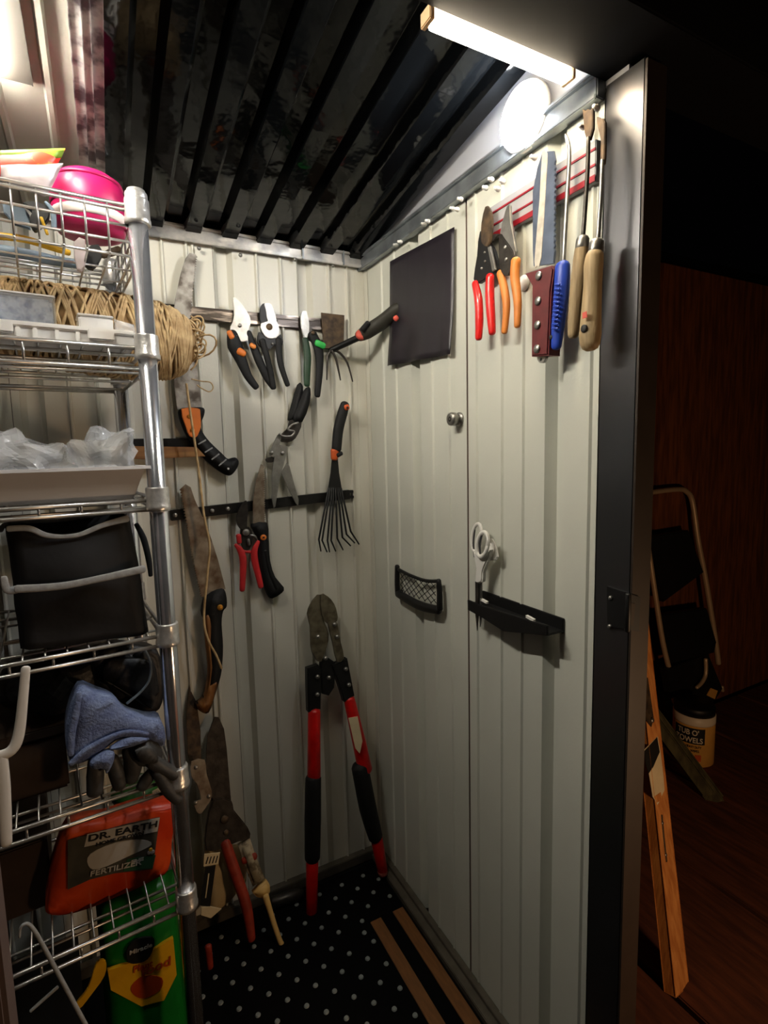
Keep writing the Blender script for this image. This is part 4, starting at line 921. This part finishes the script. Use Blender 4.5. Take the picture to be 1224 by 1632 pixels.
slab('blade', C11([(388, 640), (405, 640), (410, 740), (440, 900), (415, 960), (370, 900), (345, 840), (358, 740)]), pl, .004, 'steel', t, 2, .001)
slab('body', C11([(342, 800), (372, 830), (420, 900), (425, 960), (395, 1040), (350, 1020), (340, 940)]), pl.off(.002), .006, 'steel_dark', t, 2, .001)
for q in C11([(380, 880), (385, 950)]): knob('rivet', q, pl.off(.002), .0028, .002, 'steel', t)
ptube('handle', C11([(348, 1025, 44), (372, 1110, 52), (386, 1220, 50), (374, 1365, 40)]), pl, 'tan_handle', t, .8, 5)
ptube('handle', C11([(440, 955, 64), (434, 1050, 62), (450, 1190, 54), (448, 1330, 42)]), pl.off(.004), 'tan_handle', t, .8, 5)
t = rt('soil_knife', 'wide soil knife with maroon riveted handle on the right wall', 'knife')
slab('blade', C11([(592, 330), (655, 325), (665, 380)]+teeth((665, 390), (662, 900), 16, 5, 1)+[(655, 972), (540, 988), (535, 900), (535, 560), (562, 420)]), pl, .003, 'knife_steel', t, 0, .0006)
slab('fuller', C11([(590, 340), (618, 338), (612, 500), (585, 940), (560, 985), (545, 960), (575, 600)]), pl.off(.0008), .0012, 'bright_steel', t, 2, .0003)
slab('handle', C11([(490, 1030), (640, 982), (655, 1000), (638, 1130), (622, 1498), (525, 1506), (530, 1100)]), pl.off(.010), .022, 'maroon', t, 0, .002)
slab('guard', C11([(488, 1030), (600, 990), (655, 975), (657, 985), (600, 1003), (500, 1040)]), pl.off(.004), .010, 'steel', t, 0, .0005)
for q in C11([(573, 1043), (569, 1187), (566, 1325), (562, 1462)]): knob('bolt', q, pl.off(.010), .0058, .003, 'steel', t)
slab('lanyard_loop', C11([(560, 1508), (612, 1502), (605, 1530), (590, 1542), (570, 1538)]), pl.off(.002), .004, 'steel', t, 2, .0006); knob('loop_hole', C11([(583, 1522)])[0], pl.off(.002), .0022, .0006, 'ink', t)
t = rt('dandelion_weeder', 'ribbed blue handled weeder with curved pale shaft on the right wall', 'weeder')
ptube('shaft', C11([(725, 232, 12), (738, 275, 24), (746, 330, 26), (744, 420, 26), (735, 560, 28), (712, 975, 28)]), pl, 'steel', t, .8, 5, 12)
ptube('handle', C11([(708, 985, 92), (706, 1060, 96), (698, 1180, 92), (682, 1330, 82), (672, 1450, 62)]), pl.off(.002), 'blue', t, .8, 5, 16)
for k in range(11):
    f = k/10; ptube('grip_rib', C11([(663-f*18, 1095+f*250, 12), (690-f*12, 1092+f*252, 14)]), pl.off(.0135), 'blue', t, .7, 2, 8)
knob('hang_hole', C11([(640, 1395)])[0], pl.off(.008), .003, .001, 'ink', t)
t = rt('fork_weeder', 'wooden handled weeder with rusty forked tip, behind the rightmost weeder', 'weeder')
slab('fork_head', C11([(820, 85), (838, 95), (848, 84), (866, 90), (880, 70), (880, 195), (862, 262), (845, 262), (832, 220)]), pl, .004, 'rust', t, 0, .0008)
ptube('shaft', C11([(856, 250, 24), (852, 420, 26), (840, 620, 26), (824, 840, 26)]), pl, 'steel_dark', t, .9, 3, 12)
ptube('ferrule', C11([(824, 832, 74), (820, 880, 78)]), pl, 'steel', t, 1., 2, 16)
ptube('handle', C11([(818, 885, 80), (812, 960, 92), (790, 1150, 84), (775, 1300, 76), (768, 1385, 60)]), pl, 'wood_handle_grey', t, .9, 5, 16)
t = rt('wood_weeder', 'wooden handled weeder with hanging hole, nearest the door post on the right wall', 'weeder')
slab('fork_head', C11([(902, 130), (925, 140), (948, 160), (946, 360), (936, 405), (922, 380), (925, 260), (908, 190)]), pl.off(.006), .004, 'rust', t, 2, .0008)
ptube('shaft', C11([(936, 380, 22), (925, 620, 26), (908, 860, 28)]), pl.off(.006), 'steel', t, .9, 3, 12)
ptube('ferrule', C11([(905, 852, 84), (900, 910, 88)]), pl.off(.006), 'steel', t, 1., 2, 16)
ptube('handle', C11([(894, 918, 98), (885, 980, 112), (880, 1100, 106), (872, 1250, 116), (866, 1380, 128), (866, 1440, 110)]), pl.off(.008), 'wood_handle', t, .9, 5, 18)
knob('hang_hole', C11([(830, 1345)])[0], pl.off(.0205), .0046, .0012, 'ink', t, 'dark round hanging hole')
slab('red_mark', C11([(820, 1255), (845, 1245), (848, 1280), (822, 1290)]), pl.off(.0235), .0006, 'salmon', t, 0, .0001)
wh = tag(lathe('wall_hook', [(.011, 0), (.011, .004), (.008, .008), (0, .009)], RW(.0005).at(*C11([(492, 1085)])[0]), (-1, 0, 0), 'white_plastic', None, 24), 'round white magnetic hook on the right wall behind the soil knife', 'hook')
# chrome knob
t = rt('magnetic_hook', 'small round chrome magnetic hook on the right wall beside the seam', 'hook')
kc = RW(.0).at(733, 668)
lathe('base', [(.012, 0), (.012, .003), (.009, .005)], kc, (-1, 0, 0), 'steel', t, 24)
lathe('stem', [(.009, .004), (.009, .010), (.0118, .012), (.0118, .020), (.0102, .022), (.005, .0222)], kc, (-1, 0, 0), 'steel', t, 24)
lathe('dimple', [(.0055, .0219), (.004, .0225), (0, .0220)], kc, (-1, 0, 0), 'steel_dark', t, 16)
# mesh pocket
t = rt('mesh_pocket', 'black plastic framed mesh pocket on the right wall', 'pocket')
pl = RW(.015)
fr = C12([(80, 840, 0), (104, 835, 0)])
ptube('frame_side', C12([(92, 842, 26), (92, 920, 28), (95, 965, 30)]), pl, 'black_plastic', t, .8, 4, 12)
ptube('frame_bottom', C12([(95, 962, 36), (190, 1015, 44), (275, 1036, 40)]), pl, 'black_plastic', t, .8, 4, 12)
ptube('frame_side', C12([(275, 905, 28), (280, 960, 30), (280, 1030, 34)]), pl, 'black_plastic', t, .8, 4, 12)
ptube('frame_top', C12([(98, 856, 16), (150, 882, 16), (215, 905, 16), (272, 908, 18)]), pl, 'black_plastic', t, .8, 4, 10)
bm = bmesh.new(); c00, c10, c11, c01 = [pl.off(.001).at(*q) for q in C12([(104, 868), (264, 912), (268, 1015), (106, 948)])]
bil = lambda a, b: (c00*(1-a)+c10*a)*(1-b)+(c01*(1-a)+c11*a)*b-X*.004*math.sin(math.pi*a)
for k in range(-4, 8):
    for s in (1, -1):
        pts = []
        for i in range(13):
            b = i/12; a = (k+s*b*3.2+(0 if s > 0 else 3.2))/7
            if 0 <= a <= 1: pts.append(bil(a, b))
        if len(pts) > 1: bm_tube(bm, pts, .0008, 5)
g = add('net', bm, 'black_rubber', t, True); g['kind'] = 'stuff'
for y, z in ((c00, c01), (c10, c11)):
    pass
box('back_plate', (-.004, pl.at(*C12([(250, 960)])[0]).y, pl.at(*C12([(190, 1030)])[0]).z), (-.0005, pl.at(*C12([(90, 960)])[0]).y, pl.at(*C12([(190, 1015)])[0]).z), 'black_plastic', t, .001)
for q in ((92, 958),):
    p = pl.at(*C12([q])[0]); box('side_arm', (-.015, p.y-.003, p.z-.004), (-.0005, p.y+.003, p.z+.004), 'black_plastic', t, .001)
# small black shelf with scissors
t = rt('magnetic_shelf', 'small black magnetic ledge on the right wall holding the scissors', 'shelf')
pl = RW(.034)
p0, p1 = pl.at(*C12([(405, 1010)])[0]), pl.at(*C12([(758, 1100)])[0])
ya, yb = p0.y, p1.y; zt_ = RW(.0).at(*C12([(650, 1040)])[0]).z
ztp = (pl.at(*C12([(560, 1040)])[0])).z
slab('front_lip', C12([(402, 990), (460, 1015), (700, 1090), (757, 1105), (757, 1150), (560, 1130), (470, 1072), (403, 1035)]), pl, .003, 'black_plastic', t, 0, .001)
box('tray_floor', (-.032, yb, ztp-.012), (-.0005, ya, ztp-.009), 'black_plastic', t, .0008)
box('back_plate', (-.004, yb, ztp-.014), (-.0003, ya, ztp+.008), 'black_plastic', t, .0008)
for q in ((478, 995), (683, 1072)):
    p = RW(.020).at(*C12([q])[0]); obox('magnet_pin', p, (.0, .008, .001), (.002, 0, 0), (0, 0, .0016), 'white_plastic', t, .0005)
t = rt('scissors', 'white handled scissors standing point down in the small black ledge', 'scissors')
pl = RW(.028)
def oval(name, cx, cy, rx, ry, rot, wd, m, parent, d):
    pts = []
    for k in range(21):
        a = 2*math.pi*k/20; x, y = rx*math.cos(a), ry*math.sin(a)
        pts.append((cx+x*math.cos(rot)-y*math.sin(rot), cy+x*math.sin(rot)+y*math.cos(rot), wd))
    ptube(name, C12(pts), pl.off(d), m, parent, .8, 1, 10)
oval('finger_ring', 445, 715, 22, 62, .12, 17, 'white_plastic', t, -.004); oval('finger_ring', 470, 745, 24, 55, .16, 20, 'white_plastic', t, .004)
ptube('ring_liner', C12([(468, 700, 10), (458, 740, 12), (460, 785, 10)]), pl.off(.004), 'grey_dark', t, .8, 4, 8); ptube('ring_liner', C12([(436, 680, 8), (430, 740, 10), (434, 800, 8)]), pl.off(-.004), 'grey_dark', t, .8, 4, 8)
slab('shank', C12([(425, 770), (448, 790), (500, 770), (482, 830), (468, 870), (465, 912), (435, 912), (440, 850)]), pl, .008, 'white_plastic', t, 2, .002)
slab('side_wing', C12([(500, 720), (520, 740), (535, 800), (520, 815), (495, 805)]), pl.off(-.010), .004, 'white_plastic', t, 2, .001)
slab('blade', C12([(437, 908), (452, 908), (450, 1060), (445, 1128), (438, 1060)]), pl.off(-.002), .002, 'steel_dark', t, 0, .0003)
slab('blade', C12([(455, 908), (466, 908), (464, 1080), (458, 1110), (454, 1040)]), pl.off(-.006), .002, 'steel', t, 0, .0003)
# hinge on the jamb
pl = RW(.004)
t = slab('hinge', C12([(1020, 930), (1112, 962), (1108, 1122), (1022, 1112)]), pl, .004, 'black_plastic', jr, 0, .0006, 'black steel hinge bolted to the dark door post')
p = Pl((0, -.728, 0), (0, -1, 0))
slab('hinge_flap', C12([(1105, 958), (1172, 978), (1166, 1132), (1102, 1122)]), p, .004, 'black_plastic', t, 0, .0006)
tube('hinge_pin', [p.at(*C12([(1110, 965)])[0])-Y*.002, p.at(*C12([(1106, 1125)])[0])-Y*.002], .0035, 'black_plastic', t, 10)
slab('latch_slot', C12([(1118, 1000), (1148, 1008), (1140, 1105), (1110, 1098)]), p.off(.001), .001, 'jamb_outer', t, 0, .0002)
for q in C12([(1040, 982), (1036, 1108)]): knob('bolt', q, pl, .003, .003, 'steel', t)

# ================================================================== OUTSIDE, RIGHT
gd = struct(box('floor_outside', (-1.5, -2.4, -.16), (3.4, .4, -.125), 'black_paint'))
xs = [.06, .40, .755, 1.12, 1.5, 1.9, 2.3]
for a, b in zip(xs, xs[1:]): box('plank', (a+.006, -2.3, -.125), (b-.006, .15, -.1), 'deck', gd, .003)
fw_ = struct(box('wall_outside', (.06, .19, -.125), (3.3, .21, 1.75), 'black_paint'))
xs = [.10+.24*k for k in range(13)]
for a, b in zip(xs, xs[1:]): box('board', (a+.003, .165, -.1), (b-.003, .19, 1.7), 'fence_brown', fw_, .003)
# step ladder
t = thing('step_ladder', 'folded step ladder with tan tube frame and black treads leaning outside', 'ladder')
pa, pb_ = Vector((0, .14, .98)), Vector((0, .055, -.10)); dv = pa-pb_; SL = Pl(pa, (0, -dv.z, dv.y))
ptube('tube_frame', C15([(385, 1125, 24), (345, 960, 24), (310, 740, 24), (265, 440, 24), (240, 290, 24), (255, 266, 24), (300, 250, 24), (415, 237, 24), (455, 246, 24), (485, 295, 24), (512, 480, 24), (545, 650, 24), (590, 925, 24), (608, 1060, 24)]), SL, 'ladder_tube', t, 1., 4, 12)
slab('tread', C15([(285, 462), (468, 430), (540, 630), (352, 770)]), SL.off(.012), .03, 'ladder_step', t, 0, .003)
slab('tread', C15([(345, 830), (555, 800), (600, 960), (590, 1010), (390, 1060)]), SL.off(.014), .03, 'ladder_step', t, 0, .003)
slab('tread', C15([(365, 1090), (560, 1010), (630, 1180), (560, 1290), (400, 1290)]), SL.off(.016), .03, 'ladder_step', t, 0, .003)
ptube('rear_leg', C15([(548, 1040, 18), (548, 1110, 18), (530, 1150, 18), (505, 1175, 16)]), SL.off(.03), 'ladder_tube', t, 1., 4, 10)
slab('foot_sticker', C15([(575, 1178), (606, 1190), (592, 1230), (556, 1212)]), SL.off(.024), .004, 'tub_label', t, 0, .0006)
ptube('foot', C15([(395, 1230, 18), (404, 1255, 18)]), SL.off(.024), 'ladder_tube', t, 1., 2, 10); ptube('foot', C15([(625, 1170, 16), (628, 1190, 16)]), SL.off(.01), 'ladder_tube', t, 1., 2, 10)
# wipes tub
t = thing('wipes_tub', 'cream and yellow wipes tub with black label standing on the planks outside', 'tub')
tc_ = GZ(-.1).at(1108, 1218); tr0 = (1131-1071)*.5*depth(tc_)/FPX; tc_ = tc_+Vector((.03, .03, 0))
th = (Pl(tc_, (-.62, -.78, 0)).at(1100, 1132)-tc_).z
lathe('tub_body', [(tr0*.92, 0), (tr0, .004), (tr0, th*.86), (tr0*1.0, th*.9)], tc_, (0, 0, 1), 'tub_label', t, 36)
lathe('white_shoulder', [(tr0*1.005, th*.84), (tr0*1.01, th*.86), (tr0*1.01, th), (tr0*.95, th*1.01)], tc_, (0, 0, 1), 'tub_white', t, 36)
lathe('lid', [(tr0*.98, th*1.01), (tr0*.98, th*1.15), (tr0*.9, th*1.18)], tc_, (0, 0, 1), 'black_plastic', t, 36)
dcam = (CAM-tc_); dcam.z = 0; dcam.normalize(); side = Vector((-dcam.y, dcam.x, 0))
def arc_panel(name, a0, a1, z0, z1, rr, m):
    bm = bmesh.new(); A = []; 
    for z in (z0, z1): A.append([bm.verts.new(tc_+(dcam*math.cos(a)+side*math.sin(a))*rr+Zv*z) for a in [a0+(a1-a0)*k/10 for k in range(11)]])
    for k in range(10): bm.faces.new((A[0][k], A[0][k+1], A[1][k+1], A[1][k]))
    bmesh.ops.recalc_face_normals(bm, faces=bm.faces); bmesh.ops.solidify(bm, geom=list(bm.faces), thickness=.0004); add(name, bm, m, t)
arc_panel('label_panel', -.95, .55, th*.48, th*.80, tr0*1.012, 'ink')
def arc_text(s, a0, a1, z, h, m):
    o_ = text('lettering', s, h, (0, 0, 0), X, Y, m, t, (a1-a0), .0)
    for v in o_.data.vertices:
        a = a0+v.co.x; q = tc_+(dcam*math.cos(a)+side*math.sin(a))*tr0*1.022+Zv*(z+v.co.y); v.co = q
arc_text("TUB O'", -.75, .25, th*.66, th*.15, 'tub_white'); arc_text('TOWELS', -.85, .45, th*.51, th*.15, 'tub_white')
arc_text('HEAVY DUTY', -.3, .4, th*.40, th*.07, 'ink'); arc_text('WIPES', -.1, .3, th*.32, th*.07, 'ink')
arc_panel('print_spot', .12, .40, th*.14, th*.27, tr0*1.012, 'orange_dark')
# dark board lying slanted in front of the ladder
t = thing('dark_board', 'dark olive board leaning low between the wooden rail and the step ladder', 'board')
e0, e1 = GZ(-.085).at(1152, 1272), Pl((0, -.10, 0), (0, -1, 0)).at(1035, 1115)
ax = (e1-e0)/2; nn = ax.cross(Vector((.55, -.8, 0))).normalized(); sd = ax.cross(nn).normalized()
sd = sd if sd.z < 0 else -sd
obox('board_body', (e0+e1)/2+sd*.022, ax, sd*.022, nn*.010, 'board_dark', t, .002)
obox('board_batten', (e0+e1)/2+sd*.022-nn*.016, ax*.8, sd*.014, nn*.006, 'board_dark', t, .002)
# wooden rail with sticker
t = thing('wooden_rail', 'orange pine rail with black diamond sticker standing just outside the door post', 'wood')
A_ = GZ(-.1).at(1075, 1578); B_ = Pl((0, A_.y+.22, 0), (0, -1, 0)).at(1009, 960)
ax = (B_-A_); wx = Vector((1, 0, 0)); wx = Vector((math.cos(.21), math.sin(.21), 0)); wy = ax.cross(wx).normalized()*-1
if wy.y > 0: wy = -wy
wx = (wx-ax.normalized()*ax.normalized().dot(wx)).normalized()
obox('rail_body', A_+ax*.5+wx*.010, ax*.5, wx*.030, wy*.011, 'pine', t, .001)
RP = Pl(A_+wx*.010+wy*.011, wy)
slab('diamond_sticker', C16([(258, 345), (318, 280), (330, 350), (300, 420), (278, 452), (262, 400)]), RP.off(.001), .0008, 'ink', t, 0, .0001)
slab('paper_sticker', C16([(256, 340), (320, 276), (334, 350), (348, 470), (352, 530), (320, 600), (296, 560), (282, 470)]), RP.off(.0005), .0006, 'paper_label', t, 0, .0001)
slab('sticker_patch', C16([(305, 560), (335, 540), (342, 575), (315, 590)]), RP.off(.001), .0006, 'pine', t, 0, .0001)
slab('steel_bracket', C16([(235, 0), (275, 0), (302, 190), (292, 232), (265, 200)]), RP.off(.003), .003, 'rust', t, 0, .0006)
knob('bolt', C16([(292, 200)])[0], RP.off(.003), .006, .004, 'steel', t)
ptube('slot', C16([(340, 650, 14), (348, 740, 14), (362, 865, 14)]), RP.off(.0006), 'rust', t, .3, 3, 8)
for q in C16([(342, 685), (358, 835)]): knob('slot_pin', q, RP.off(.0006), .004, .002, 'steel', t)

# ================================================================== finish: put every Empty at the base of its thing
bpy.context.view_layer.update()
def kids(o): return [c for c in bpy.data.objects if c.parent == o]
for e in THINGS:
    pts = []
    for c in kids(e):
        for g in [c]+kids(c):
            if g.type == 'MESH':
                off = g.location
                for v in list(g.data.vertices)[::max(1, len(g.data.vertices)//200)]: pts.append(v.co+off)
    if not pts: continue
    lo_ = [min(p[i] for p in pts) for i in range(3)]; hi_ = [max(p[i] for p in pts) for i in range(3)]
    base = Vector(((lo_[0]+hi_[0])/2, (lo_[1]+hi_[1])/2, lo_[2]))
    e.location = base
    for c in kids(e): c.matrix_parent_inverse = Matrix.Translation(-base)
bpy.context.view_layer.update()
